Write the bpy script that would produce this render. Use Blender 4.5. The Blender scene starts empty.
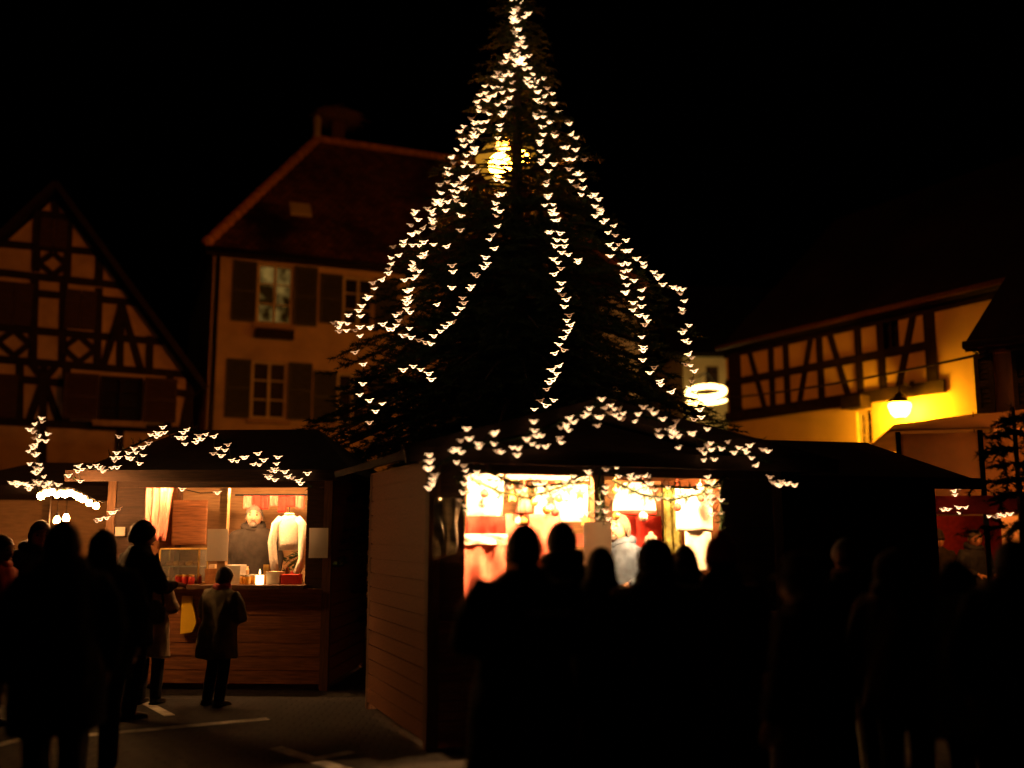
import bpy, bmesh, math, random
from mathutils import Vector, Matrix, noise
R = math.radians
rnd = random.Random(7)
S = bpy.context.scene
COL = S.collection
F = 995.0
EYE = Vector((0, 0, 1.65))
PITCH = math.atan(151 / F)
CP, SP = math.cos(PITCH), math.sin(PITCH)

def ray(px, py):
    x, y = (px - 512) / F, (384 - py) / F
    return Vector((x, CP - SP * y, SP + CP * y))
def at(px, py, Y):
    d = ray(px, py)
    return EYE + d * (Y / d.y)

# ------------------------------------------------------------------ materials
def nodes(name):
    m = bpy.data.materials.new(name)
    m.use_nodes = True
    return m, m.node_tree, m.node_tree.nodes['Principled BSDF']

def setspec(b, v):
    b.inputs['Specular IOR Level'].default_value = v

def M(name, col, rough=.75, var=.3, scale=5.0, bump=.2, stretch=(1, 1, 1), metal=0.0, spec=.3, transl=0.0, dist=.01):
    m, t, b = nodes(name)
    tc = t.nodes.new('ShaderNodeTexCoord')
    mp = t.nodes.new('ShaderNodeMapping'); mp.inputs['Scale'].default_value = stretch
    n = t.nodes.new('ShaderNodeTexNoise'); n.inputs['Scale'].default_value = scale; n.inputs['Detail'].default_value = 6
    r = t.nodes.new('ShaderNodeValToRGB')
    r.color_ramp.elements[0].position = .3; r.color_ramp.elements[1].position = .7
    r.color_ramp.elements[0].color = (*[c * (1 - var) for c in col], 1)
    r.color_ramp.elements[1].color = (*[min(1, c * (1 + var)) for c in col], 1)
    L = t.links.new
    L(tc.outputs['Object'], mp.inputs['Vector']); L(mp.outputs['Vector'], n.inputs['Vector'])
    L(n.outputs['Fac'], r.inputs['Fac']); L(r.outputs['Color'], b.inputs['Base Color'])
    b.inputs['Roughness'].default_value = rough; b.inputs['Metallic'].default_value = metal; setspec(b, spec)
    if bump:
        bp = t.nodes.new('ShaderNodeBump'); bp.inputs['Strength'].default_value = bump; bp.inputs['Distance'].default_value = dist
        L(n.outputs['Fac'], bp.inputs['Height']); L(bp.outputs['Normal'], b.inputs['Normal'])
    if transl:
        tr = t.nodes.new('ShaderNodeBsdfTranslucent'); L(r.outputs['Color'], tr.inputs['Color'])
        mx = t.nodes.new('ShaderNodeMixShader'); mx.inputs[0].default_value = transl
        L(b.outputs[0], mx.inputs[1]); L(tr.outputs[0], mx.inputs[2])
        L(mx.outputs[0], t.nodes['Material Output'].inputs['Surface'])
    return m

def brick(name, col, mortar, bw, rh, axes='xz', rough=.85, zs=1.0, bump=.6, msize=.012):
    m, t, b = nodes(name)
    L = t.links.new
    tc = t.nodes.new('ShaderNodeTexCoord'); sp = t.nodes.new('ShaderNodeSeparateXYZ'); cb = t.nodes.new('ShaderNodeCombineXYZ')
    L(tc.outputs['Object'], sp.inputs[0])
    mu = t.nodes.new('ShaderNodeMath'); mu.operation = 'MULTIPLY'; mu.inputs[1].default_value = zs
    L(sp.outputs['XYZ'.index(axes[0].upper())], cb.inputs[0]); L(sp.outputs['XYZ'.index(axes[1].upper())], mu.inputs[0]); L(mu.outputs[0], cb.inputs[1])
    bt = t.nodes.new('ShaderNodeTexBrick')
    bt.inputs['Scale'].default_value = 1; bt.inputs['Brick Width'].default_value = bw; bt.inputs['Row Height'].default_value = rh
    bt.inputs['Mortar Size'].default_value = msize; bt.inputs['Mortar Smooth'].default_value = .3
    bt.inputs['Color1'].default_value = (*[c * .6 for c in col], 1); bt.inputs['Color2'].default_value = (*[min(1, c * 1.35) for c in col], 1)
    bt.inputs['Mortar'].default_value = (*mortar, 1)
    L(cb.outputs[0], bt.inputs['Vector'])
    n = t.nodes.new('ShaderNodeTexNoise'); n.inputs['Scale'].default_value = .45; n.inputs['Detail'].default_value = 7
    L(tc.outputs['Object'], n.inputs['Vector'])
    r = t.nodes.new('ShaderNodeValToRGB'); r.color_ramp.elements[0].position = .35; r.color_ramp.elements[1].position = .65
    r.color_ramp.elements[0].color = (.05, .05, .045, 1); r.color_ramp.elements[1].color = (1, 1, 1, 1)
    L(n.outputs['Fac'], r.inputs[0])
    mx = t.nodes.new('ShaderNodeMix'); mx.data_type = 'RGBA'; mx.blend_type = 'MULTIPLY'; mx.inputs[0].default_value = 1
    L(bt.outputs['Color'], mx.inputs[6]); L(r.outputs[0], mx.inputs[7]); L(mx.outputs[2], b.inputs['Base Color'])
    bp = t.nodes.new('ShaderNodeBump'); bp.inputs['Strength'].default_value = bump; bp.inputs['Distance'].default_value = .02; bp.invert = True
    L(bt.outputs['Fac'], bp.inputs['Height']); L(bp.outputs[0], b.inputs['Normal'])
    b.inputs['Roughness'].default_value = rough; setspec(b, .25)
    return m

def E(name, col, strength, sampling='AUTO'):
    m = bpy.data.materials.new(name); m.use_nodes = True
    t = m.node_tree; t.nodes.clear()
    e = t.nodes.new('ShaderNodeEmission'); o = t.nodes.new('ShaderNodeOutputMaterial')
    e.inputs[0].default_value = (*col, 1); e.inputs[1].default_value = strength
    t.links.new(e.outputs[0], o.inputs[0])
    m.cycles.emission_sampling = sampling
    return m

def glass(name, col=(.9, .95, 1), rough=.05, clear=.75):
    m, t, b = nodes(name)
    b.inputs['Base Color'].default_value = (*[c * .25 for c in col], 1); b.inputs['Roughness'].default_value = rough
    tr = t.nodes.new('ShaderNodeBsdfTransparent'); tr.inputs[0].default_value = (*col, 1)
    mx = t.nodes.new('ShaderNodeMixShader'); mx.inputs[0].default_value = clear
    t.links.new(b.outputs[0], mx.inputs[1]); t.links.new(tr.outputs[0], mx.inputs[2]); t.links.new(mx.outputs[0], t.nodes['Material Output'].inputs[0])
    return m

MT = dict(
    asphalt=brick('cobbled ground', (.028, .026, .023), (.010, .009, .008), .16, .11, 'xy', bump=.8, msize=.014),
    paint=M('road paint', (.27, .27, .25), .6, .75, 7, .5),
    plaster_ochre=M('ochre plaster', (.54, .39, .29), .95, .2, 2.0, .15),
    plaster_cream=M('cream plaster', (.56, .43, .32), .95, .2, 1.5, .15),
    plaster_yellow=M('yellow plaster', (.66, .54, .30), .9, .1, 1.5, .15),
    plaster_pale=M('pale yellow plaster', (.62, .58, .36), .9, .1, 1.2, .1),
    timber=M('old oak timber', (.016, .010, .007), .8, .4, 6, .3, (1, 1, 1)),
    shutter=M('dark shutter paint', (.055, .06, .042), .6, .3, 5, .15, (1, 1, 6)),
    shutter_brown=M('brown shutter paint', (.05, .028, .018), .6, .3, 5, .15, (1, 1, 6)),
    frame=M('white window paint', (.55, .5, .42), .5, .1, 6, .1),
    sandstone=M('sandstone', (.40, .28, .2), .85, .2, 5, .25),
    darkglass=M('dark window glass', (.010, .010, .011), .45, .3, 1, 0, spec=.12),
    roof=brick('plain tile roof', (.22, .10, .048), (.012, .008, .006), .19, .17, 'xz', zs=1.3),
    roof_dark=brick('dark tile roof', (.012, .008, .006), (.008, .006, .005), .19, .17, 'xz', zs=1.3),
    ridge=M('terracotta ridge tile', (.55, .27, .14), .8, .3, 7, .25),
    felt=M('roof felt', (.022, .018, .015), .9, .3, 8, .3),
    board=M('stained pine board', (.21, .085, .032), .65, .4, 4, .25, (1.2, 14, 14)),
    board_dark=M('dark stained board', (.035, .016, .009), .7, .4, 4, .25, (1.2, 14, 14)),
    board_back=M('light pine board', (.32, .19, .09), .7, .25, 4, .2, (1.2, 14, 14)),
    post=M('post wood', (.12, .06, .03), .7, .35, 5, .2, (12, 12, 1.2)),
    needle=M('fir needle', (.030, .048, .020), .7, .45, 2.5, 0, spec=.15, transl=.25),
    bark=M('fir bark', (.07, .045, .03), .9, .4, 8, .5, (3, 3, 1)),
    wire=M('green cable', (.012, .016, .012), .6, .2, 5, 0),
    iron=M('black iron', (.02, .02, .02), .5, .3, 8, .15, metal=.3),
    paper=M('white paper', (.78, .75, .70), .7, .06, 4, .05, transl=.55),
    linen=M('white linen', (.80, .77, .71), .85, .06, 20, .2, transl=.15),
    fleece=M('white fleece', (.80, .76, .67), .95, .12, 40, .4, dist=.02),
    red=M('red cloth', (.50, .035, .025), .85, .25, 9, .25),
    pink=M('pink red cloth', (.62, .17, .13), .85, .2, 9, .25),
    redstripe=M('rose curtain cloth', (.66, .22, .17), .85, .3, 16, .3, (6, 6, .3), transl=.2),
    gold=M('gold foil', (.75, .5, .14), .35, .35, 9, .2, metal=.6),
    green=M('green gold wrapping', (.20, .22, .06), .6, .6, 16, .15),
    yellow=M('yellow plastic', (.85, .58, .03), .45, .08, 4, .1),
    plastic=M('clear tarpaulin', (.42, .38, .30), .25, .4, 6, .5, (1, 1, 3), spec=.6, transl=.3),
    glassjar=glass('jar glass', (.95, .9, .85), .05, .55),
    caseglass=glass('display glass', (.92, .95, .92), .05, .7),
    jam=M('red jam', (.35, .02, .015), .3, .3, 6, 0, spec=.5),
    honey=M('honey', (.6, .28, .03), .3, .2, 6, 0, spec=.5),
    bread=M('gingerbread', (.36, .17, .06), .8, .35, 14, .4),
    carton=M('carton', (.55, .40, .25), .85, .15, 6, .15),
    canvas=M('market tent canvas', (.56, .45, .32), .85, .12, 3, .25, transl=.62),
    skin=M('skin', (.48, .28, .19), .6, .12, 9, .08, spec=.35),
    hair_grey=M('grey hair', (.11, .10, .09), .7, .3, 40, .5, (1, 1, .3)),
    hair_dark=M('dark hair', (.022, .015, .011), .6, .4, 40, .5, (1, 1, .3)),
    hair_brown=M('brown hair', (.07, .04, .022), .6, .4, 40, .5, (1, 1, .3)),
    coat_black=M('black coat cloth', (.022, .018, .015), .9, .3, 20, .25),
    coat_navy=M('navy jacket cloth', (.02, .028, .05), .8, .25, 16, .25),
    coat_blue=M('blue jacket cloth', (.05, .085, .15), .75, .25, 16, .25),
    coat_brown=M('brown coat cloth', (.04, .022, .013), .9, .3, 16, .25),
    coat_grey=M('grey coat cloth', (.16, .15, .12), .9, .25, 16, .25),
    coat_olive=M('olive coat cloth', (.19, .165, .10), .85, .35, 14, .3),
    coat_beige=M('beige coat cloth', (.36, .26, .16), .9, .2, 16, .25),
    coat_red=M('red jacket cloth', (.30, .025, .02), .8, .25, 16, .25),
    trousers=M('dark trouser cloth', (.018, .018, .022), .9, .3, 18, .25),
    jeans=M('denim', (.035, .045, .075), .9, .3, 22, .25),
    shoe=M('shoe leather', (.015, .012, .01), .45, .3, 10, .15),
    scarf_pink=M('pink wool', (.55, .12, .14), .95, .25, 30, .5),
    wool_grey=M('grey wool', (.24, .23, .21), .95, .25, 30, .5),
    eye=M('eye', (.05, .035, .025), .15, .1, 5, 0, spec=.5),
    lip=M('lips', (.38, .14, .11), .5, .1, 5, 0),
    twig=M('nest twigs', (.16, .10, .06), .95, .5, 18, .8, (1, 1, 4)),
    amber_bloom=glass('bloom shell glass', (1, .62, .12), .3, .8),
    fairy=E('fairy light glow', (1, .58, .28), 6.0),
    fairy_small=E('small fairy light glow', (1, .56, .26), 5.0),
    fairy_dim=E('dim fairy light glow', (1, .50, .22), 1.8),
    fairy_faint=E('faint fairy light glow', (1, .42, .16), .7),
    lamp_sodium=E('sodium lamp glow', (1, .20, .016), 430),
    lamp_lantern=E('lantern glow', (1, .34, .008), 340),
    lamp_ring=E('ring lamp glow', (1, .58, .16), 15),
    lamp_stall=E('stall bulb glow', (1, .47, .17), 7500),
    lamp_stall_small=E('small stall bulb glow', (1, .45, .15), 3600),
    lamp_soft=E('soft shade glow', (1, .62, .26), 5),
    lamp_far=E('far stall bulb glow', (1, .42, .12), 260),
    lamp_tent=E('tent bulb glow', (1, .27, .04), 420),
)

def lit_room():
    m = E('lit room', (1, .55, .14), .2); t = m.node_tree
    tc = t.nodes.new('ShaderNodeTexCoord'); n = t.nodes.new('ShaderNodeTexNoise'); n.inputs['Scale'].default_value = 2.6; n.inputs['Detail'].default_value = 3
    r = t.nodes.new('ShaderNodeValToRGB'); r.color_ramp.elements[0].position = .38; r.color_ramp.elements[1].position = .68
    r.color_ramp.elements[0].color = (.05, .018, .001, 1); r.color_ramp.elements[1].color = (1, .58, .13, 1)
    t.links.new(tc.outputs['Object'], n.inputs[0]); t.links.new(n.outputs[0], r.inputs[0]); t.links.new(r.outputs[0], t.nodes['Emission'].inputs[0])
    return m
MT['lit_room'] = lit_room()
def amber_bloom():  # bloom of the street lamp, put into a see-through glowing shell
    m = bpy.data.materials.new('lamp bloom glow'); m.use_nodes = True; t = m.node_tree; t.nodes.clear()
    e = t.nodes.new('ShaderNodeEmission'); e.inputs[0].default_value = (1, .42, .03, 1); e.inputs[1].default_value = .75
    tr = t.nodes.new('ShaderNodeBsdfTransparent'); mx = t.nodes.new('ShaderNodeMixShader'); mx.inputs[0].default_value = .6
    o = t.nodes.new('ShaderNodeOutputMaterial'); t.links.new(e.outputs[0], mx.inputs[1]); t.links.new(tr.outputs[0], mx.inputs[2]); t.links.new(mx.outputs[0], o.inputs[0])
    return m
MT['amber_bloom'] = amber_bloom()
# ------------------------------------------------------------------ mesh builder
class MB:
    def __init__(s):
        s.v, s.f, s.m, s.k = [], [], [], 0
    def add(s, vs, fs):
        o = len(s.v)
        s.v += [tuple(v) for v in vs]
        s.f += [tuple(i + o for i in f) for f in fs]
        s.m += [s.k] * len(fs)
        return s
    def box(s, x0, x1, y0, y1, z0, z1):
        return s.add([(x0, y0, z0), (x1, y0, z0), (x1, y1, z0), (x0, y1, z0), (x0, y0, z1), (x1, y0, z1), (x1, y1, z1), (x0, y1, z1)],
                     [(0, 3, 2, 1), (4, 5, 6, 7), (0, 1, 5, 4), (1, 2, 6, 5), (2, 3, 7, 6), (3, 0, 4, 7)])
    def beam(s, p, q, w, h, side=(0, 1, 0)):
        """box from p to q; h = thickness along `side`, w = across"""
        p, q = Vector(p), Vector(q)
        d = (q - p).normalized(); y = Vector(side); y = (y - d * y.dot(d)).normalized(); x = d.cross(y)
        vs = []
        for e in (p, q):
            for a, b in ((-1, -1), (1, -1), (1, 1), (-1, 1)):
                vs.append(e + x * a * w / 2 + y * b * h / 2)
        return s.add(vs, [(0, 3, 2, 1), (4, 5, 6, 7), (0, 1, 5, 4), (1, 2, 6, 5), (2, 3, 7, 6), (3, 0, 4, 7)])
    def prism(s, pts, y0, y1):
        """pts = (x,z) outline, extruded along y"""
        n = len(pts)
        vs = [(x, y0, z) for x, z in pts] + [(x, y1, z) for x, z in pts]
        return s.add(vs, [tuple(range(n)), tuple(range(2 * n - 1, n - 1, -1))] + [(i + n, (i + 1) % n + n, (i + 1) % n, i) for i in range(n)])
    def slab(s, pts, th):
        """a planar 3D outline thickened downwards along its normal"""
        P = [Vector(p) for p in pts]; n = (P[1] - P[0]).cross(P[2] - P[0]).normalized()
        if n.z < 0: n = -n
        k = len(P)
        vs = P + [p - n * th for p in P]
        return s.add(vs, [tuple(range(k)), tuple(range(2 * k - 1, k - 1, -1))] + [(i + k, (i + 1) % k + k, (i + 1) % k, i) for i in range(k)])
    def tube(s, pts, r, n=8, caps=True, closed=False):
        P = [Vector(p) for p in pts]; k = len(P)
        rr = r if isinstance(r, (list, tuple)) else [r] * k
        vs, ref = [], None
        for i, p in enumerate(P):
            a = P[(i - 1) % k] if (i or closed) else p
            b = P[(i + 1) % k] if (i < k - 1 or closed) else p
            d = (b - a).normalized() if (b - a).length > 1e-9 else Vector((0, 0, 1))
            if ref is None: ref = Vector((1, 0, 0)) if abs(d.x) < .8 else Vector((0, 1, 0))
            x = (ref - d * ref.dot(d)).normalized(); y = d.cross(x); ref = x
            for j in range(n):
                t = 2 * math.pi * j / n
                q = rr[i]; rx, ry = q if isinstance(q, tuple) else (q, q)
                vs.append(p + x * math.cos(t) * rx + y * math.sin(t) * ry)
        fs = []
        for i in range(k if closed else k - 1):
            i2 = (i + 1) % k
            for j in range(n):
                fs.append((i * n + j, i * n + (j + 1) % n, i2 * n + (j + 1) % n, i2 * n + j))
        if caps and not closed:
            fs += [tuple(range(n - 1, -1, -1)), tuple(range((k - 1) * n, k * n))]
        return s.add(vs, fs)
    def lathe(s, prof, c=(0, 0, 0), n=16, sx=1.0, sy=1.0):
        vs = []
        for r, z in prof:
            for j in range(n):
                t = 2 * math.pi * j / n
                vs.append((c[0] + r * math.cos(t) * sx, c[1] + r * math.sin(t) * sy, c[2] + z))
        k = len(prof)
        fs = [(i * n + j, i * n + (j + 1) % n, (i + 1) * n + (j + 1) % n, (i + 1) * n + j) for i in range(k - 1) for j in range(n)]
        if prof[0][0] > 1e-6: fs.append(tuple(range(n - 1, -1, -1)))
        if prof[-1][0] > 1e-6: fs.append(tuple(range((k - 1) * n, k * n)))
        return s.add(vs, fs)
    def ell(s, c, r, nu=14, nv=9, rot=None):
        c = Vector(c); vs = []
        for i in range(nv + 1):
            a = math.pi * i / nv
            for j in range(nu):
                t = 2 * math.pi * j / nu
                p = Vector((r[0] * math.sin(a) * math.cos(t), r[1] * math.sin(a) * math.sin(t), r[2] * math.cos(a)))
                if rot: p = rot @ p
                vs.append(c + p)
        return s.add(vs, [(i * nu + j, (i + 1) * nu + j, (i + 1) * nu + (j + 1) % nu, i * nu + (j + 1) % nu) for i in range(nv) for j in range(nu)])
    def sheet(s, fn, nu, nv, th=.006):
        """a curved cloth sheet fn(u,v)->point with a real thickness in -y"""
        vs = [Vector(fn(i / nu, j / nv)) for i in range(nu + 1) for j in range(nv + 1)]
        w = nv + 1; n0 = len(vs)
        vs += [v + Vector((0, th, 0)) for v in vs]
        fs = []
        for i in range(nu):
            for j in range(nv):
                a = (i * w + j, (i + 1) * w + j, (i + 1) * w + j + 1, i * w + j + 1)
                fs.append(a); fs.append(tuple(n0 + q for q in a[::-1]))
        rim = [i * w for i in range(nu + 1)] + [nu * w + j for j in range(1, w)] + [i * w + nv for i in range(nu - 1, -1, -1)] + [j for j in range(nv - 1, 0, -1)]
        for a, b in zip(rim, rim[1:] + rim[:1]): fs.append((b, a, a + n0, b + n0))
        return s.add(vs, fs)
    def mesh(s, name):
        me = bpy.data.meshes.new(name)
        me.from_pydata(s.v, [], s.f)
        me.validate(clean_customdata=False)
        return me
    def build(s, name, mat, parent=None, smooth=False, loc=None, rotz=0, fix=True):
        me = s.mesh(name)
        for m in (mat if isinstance(mat, (list, tuple)) else [mat]): me.materials.append(MT[m])
        if any(s.m) and len(me.polygons) == len(s.m): me.polygons.foreach_set('material_index', s.m)
        if fix:
            bm = bmesh.new(); bm.from_mesh(me)
            bmesh.ops.remove_doubles(bm, verts=bm.verts, dist=1e-6)
            bmesh.ops.recalc_face_normals(bm, faces=bm.faces)
            bm.to_mesh(me); bm.free()
        if smooth: me.polygons.foreach_set('use_smooth', [True] * len(me.polygons))
        o = bpy.data.objects.new(name, me); COL.objects.link(o)
        if parent: o.parent = parent
        if loc is not None: o.location = loc
        o.rotation_euler.z = rotz
        return o

def tag(o, label, cat, group=None, kind=None):
    if label: o['label'] = label
    if cat: o['category'] = cat
    if group: o['group'] = group
    if kind: o['kind'] = kind
    return o
def thing(name, label, cat, loc=(0, 0, 0), rotz=0, group=None):
    o = bpy.data.objects.new(name, None); COL.objects.link(o)
    o.location = loc; o.rotation_euler.z = rotz; o.empty_display_size = .2
    return tag(o, label, cat, group)
def structure(o):
    o['kind'] = 'structure'; return o
def dup(o, parent=None):
    c = o.copy(); COL.objects.link(c)
    if parent: c.parent = parent
    for ch in [x for x in bpy.data.objects if x.parent == o]:
        dup(ch, c)
    return c

class Frame:
    """local axes of a building: x along its front, y into it, z up"""
    def __init__(s, o, deg):
        s.o = Vector((o[0], o[1], 0)); s.a = R(deg)
        s.u = Vector((math.cos(s.a), math.sin(s.a), 0)); s.v = Vector((-math.sin(s.a), math.cos(s.a), 0))
    def w(s, x, y, z): return s.o + s.u * x + s.v * y + Vector((0, 0, z))
    def l(s, px, py, y=0.0):
        d = ray(px, py); e = EYE - s.o
        t = (y - e.dot(s.v)) / d.dot(s.v)
        p = e + d * t
        return p.dot(s.u), p.z
    def rect(s, px0, px1, py0, py1, y=0.0):
        mx, my = (px0 + px1) / 2, (py0 + py1) / 2
        return s.l(px0, my, y)[0], s.l(px1, my, y)[0], s.l(mx, py1, y)[1], s.l(mx, py0, y)[1]

# ------------------------------------------------------------------ world, camera
wd = bpy.data.worlds.new('World'); S.world = wd; wd.use_nodes = True
nt = wd.node_tree; bg = nt.nodes['Background']
sky = nt.nodes.new('ShaderNodeTexSky'); sky.sky_type = 'NISHITA'; sky.sun_disc = False
sky.sun_elevation = R(-4); sky.sun_rotation = R(20)
nt.links.new(sky.outputs[0], bg.inputs[0]); bg.inputs[1].default_value = .0005
sl = bpy.data.lights.new('town glow', 'SUN'); sl.energy = .006; sl.angle = R(40); sl.color = (1, .5, .2)
so = bpy.data.objects.new('town_glow', sl); COL.objects.link(so); so.rotation_euler = (R(50), 0, R(-25))

cam = bpy.data.cameras.new('camera'); co = bpy.data.objects.new('camera', cam); COL.objects.link(co)
cam.sensor_width = 36; cam.lens = 36 * F / 1024; cam.clip_end = 600; cam.clip_start = .05
co.location = EYE; co.rotation_euler = (math.pi / 2 + PITCH, 0, 0)
cam.dof.use_dof = True; cam.dof.focus_distance = 11.0; cam.dof.aperture_fstop = .44
cam.dof.aperture_blades = 0
S.camera = co
S.render.engine = 'CYCLES'
cy = S.cycles
cy.use_denoising = True; cy.denoiser = 'OPENIMAGEDENOISE'; cy.max_bounces = 6; cy.diffuse_bounces = 3; cy.glossy_bounces = 2
cy.transparent_max_bounces = 8; cy.sample_clamp_indirect = 3; cy.caustics_reflective = False; cy.caustics_refractive = False
cy.filter_width = 1.5
S.view_settings.view_transform = 'Standard'; S.view_settings.look = 'None'; S.view_settings.exposure = 0; S.view_settings.gamma = 1

# ------------------------------------------------------------------ ground
g = MB()
N = 60
for i in range(N):
    for j in range(N):
        pass
g.add([(-160, -60, 0), (160, -60, 0), (160, 220, 0), (-160, 220, 0)], [(0, 1, 2, 3)])
structure(g.build('ground', 'asphalt'))
def gp(px, py):
    d = ray(px, py); t = -1.65 / d.z
    return EYE + d * t
for a, b, w in (((-30, 752), (37, 736), .12), ((60, 738), (268, 719), .13), ((275, 748), (350, 772), .12), ((318, 759), (352, 752), .10), ((170, 716), (140, 700), .10)):
    p, q = gp(*a), gp(*b); d = (q - p).normalized(); n = Vector((-d.y, d.x, 0)) * w / 2; z = Vector((0, 0, .004))
    m = MB(); m.add([p - n + z, q - n + z, q + n + z, p + n + z], [(0, 1, 2, 3)])
    structure(m.build('road_marking', 'paint'))
# ------------------------------------------------------------------ buildings
def wall_grid(mb, x0, x1, z0, z1, holes, y0=0.0, th=.3):
    """a wall sheet with real openings and their reveals (front at y0, back at y0+th)"""
    xs = sorted({x0, x1, *[v for h in holes for v in h[:2]]}); zs = sorted({z0, z1, *[v for h in holes for v in h[2:]]})
    def solid(i, j):
        if not (0 <= i < len(xs) - 1 and 0 <= j < len(zs) - 1): return False
        cx, cz = (xs[i] + xs[i + 1]) / 2, (zs[j] + zs[j + 1]) / 2
        return not any(h[0] < cx < h[1] and h[2] < cz < h[3] for h in holes)
    y1 = y0 + th
    for i in range(len(xs) - 1):
        for j in range(len(zs) - 1):
            if not solid(i, j): continue
            a, b, c, d = xs[i], xs[i + 1], zs[j], zs[j + 1]
            mb.add([(a, y0, c), (b, y0, c), (b, y0, d), (a, y0, d)], [(0, 1, 2, 3)])
            mb.add([(a, y1, c), (b, y1, c), (b, y1, d), (a, y1, d)], [(3, 2, 1, 0)])
            if not solid(i - 1, j): mb.add([(a, y0, c), (a, y1, c), (a, y1, d), (a, y0, d)], [(3, 2, 1, 0)])
            if not solid(i + 1, j): mb.add([(b, y0, c), (b, y1, c), (b, y1, d), (b, y0, d)], [(0, 1, 2, 3)])
            if not solid(i, j - 1): mb.add([(a, y0, c), (b, y0, c), (b, y1, c), (a, y1, c)], [(3, 2, 1, 0)])
            if not solid(i, j + 1): mb.add([(a, y0, d), (b, y0, d), (b, y1, d), (a, y1, d)], [(0, 1, 2, 3)])

def window(parent, x0, x1, z0, z1, y=0.0, pane='darkglass', shutters=None, rows=3, sill=True, depth=.12, frame='frame', swid=.55):
    """a window part: surround with sash bars, pane, sill and shutters as its sub-parts"""
    m = MB(); f = .07
    yy = y + depth
    m.box(x0, x0 + f, yy - .05, yy + .02, z0, z1); m.box(x1 - f, x1, yy - .05, yy + .02, z0, z1)
    m.box(x0 + f, x1 - f, yy - .05, yy + .02, z0, z0 + f); m.box(x0 + f, x1 - f, yy - .05, yy + .02, z1 - f, z1)
    cx = (x0 + x1) / 2
    m.box(cx - .035, cx + .035, yy - .062, yy + .015, z0 + f, z1 - f)
    for k in range(1, rows):
        z = z0 + (z1 - z0) * k / rows
        m.box(x0 + f, cx - .035, yy - .044, yy + .012, z - .018, z + .018); m.box(cx + .035, x1 - f, yy - .044, yy + .012, z - .018, z + .018)
    w = m.build('window', frame, parent)
    MB().box(x0 + .02, x1 - .02, yy + .022, yy + .034, z0 + .02, z1 - .02).build('pane', pane, w)
    if sill: MB().box(x0 - .1, x1 + .1, y - .09, y - .003, z0 - .13, z0 - .003).build('sill', 'sandstone', w)
    if shutters:
        for sd in (-1, 1):
            a = x0 - swid - .02 if sd < 0 else x1 + .02
            m = MB(); m.box(a, a + .06, y - .055, y - .008, z0, z1); m.box(a + swid - .06, a + swid, y - .055, y - .008, z0, z1)
            n = int((z1 - z0) / .07)
            for k in range(n):
                z = z0 + (z1 - z0) * k / n
                m.add([(a + .06, y - .046, z), (a + swid - .06, y - .046, z), (a + swid - .06, y - .02, z + .075), (a + .06, y - .02, z + .075),
                       (a + .06, y - .038, z - .004), (a + swid - .06, y - .038, z - .004), (a + swid - .06, y - .012, z + .071), (a + .06, y - .012, z + .071)],
                      [(0, 1, 2, 3), (7, 6, 5, 4), (0, 4, 5, 1), (3, 2, 6, 7), (0, 3, 7, 4), (1, 5, 6, 2)])
            for z in (z0, z1 - .07, (z0 + z1) / 2 - .035): m.box(a + .06, a + swid - .06, y - .058, y - .006, z, z + .07)
            m.build('shutter', shutters, w)
    return w

def timbers(fr, parent, segs, w=.2, y=0.0, name='timber_frame'):
    m = MB()
    for k, s in enumerate(segs):
        (ax, ay), (bx, by) = s[0], s[1]; ww = s[2] if len(s) > 2 else w
        a, b = fr.l(ax, ay, y), fr.l(bx, by, y)
        pr = .022 + .0016 * (k % 13)
        m.beam((a[0], y - pr / 2 + .01, a[1]), (b[0], y - pr / 2 + .01, b[1]), ww, pr + .02)
    return m.build(name, 'timber', parent)

# --- left half-timbered gable house
o = at(60, 400, 22)
fl = Frame((o.x, o.y), 24)
hl = thing('timbered_house', 'half-timbered house with steep gable and dark closed shutters, behind the small lit stall', 'house', fl.o, fl.a)
ap, er = fl.l(55, 194), fl.l(194, 383)
hw = er[0] - ap[0]; ax = ap[0]
D = 9.0
m = MB()
ez, az = er[1], ap[1]
m.prism([(ax - hw, 0), (ax + hw, 0), (ax + hw, ez), (ax, az - .1), (ax - hw, ez)], 0, D)
m.build('wall', 'plaster_ochre', hl)
m = MB(); sl_ = (az - ez) / hw; ov = .25
for sd in (-1, 1):
    m.slab([(ax, -.3, az + .24), (ax + sd * (hw + ov), -.3, ez - ov * sl_ + .24), (ax + sd * (hw + ov), D + .3, ez - ov * sl_ + .24), (ax, D + .3, az + .24)], .14)
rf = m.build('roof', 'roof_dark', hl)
m = MB()
for sd in (-1, 1):
    m.beam((ax, -.33, az + .16), (ax + sd * (hw + ov), -.33, ez - ov * sl_ + .16), .13, .05)
m.build('bargeboard', 'timber', hl)
tb = [((34, 213), (79, 219)), ((-6, 243), (104, 253)), ((-6, 272), (124, 286)), ((33, 293), (139, 303)), ((-6, 327), (163, 342)), ((-6, 359), (192, 375)), ((-6, 421), (196, 431)),
      ((17, 379), (70, 384)), ((167, 391), (194, 395)),
      ((38, 214), (36, 272)), ((69, 218), (67, 279)), ((100, 252), (99, 284)), ((35, 280), (33, 360)), ((64, 283), (62, 364)), ((99, 288), (97, 366)), ((150, 336), (149, 371)), ((121, 304), (120, 369), .16),
      ((122, 306), (103, 367), .16), ((122, 306), (141, 370), .16), ((44, 380), (28, 424), .16), ((44, 380), (60, 425), .16), ((44, 360), (43, 424), .16), ((30, 362), (44, 380), .15), ((58, 364), (44, 380), .15),
      ((55, 200), (56, 214), .16), ((194, 375), (182, 428), .16), ((190, 376), (189, 428)), ((20, 362), (19, 422)), ((67, 366), (66, 426)), ((170, 374), (168, 428)),
      ((43, 424), (42, 500)), ((120, 427), (118, 500))]
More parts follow.
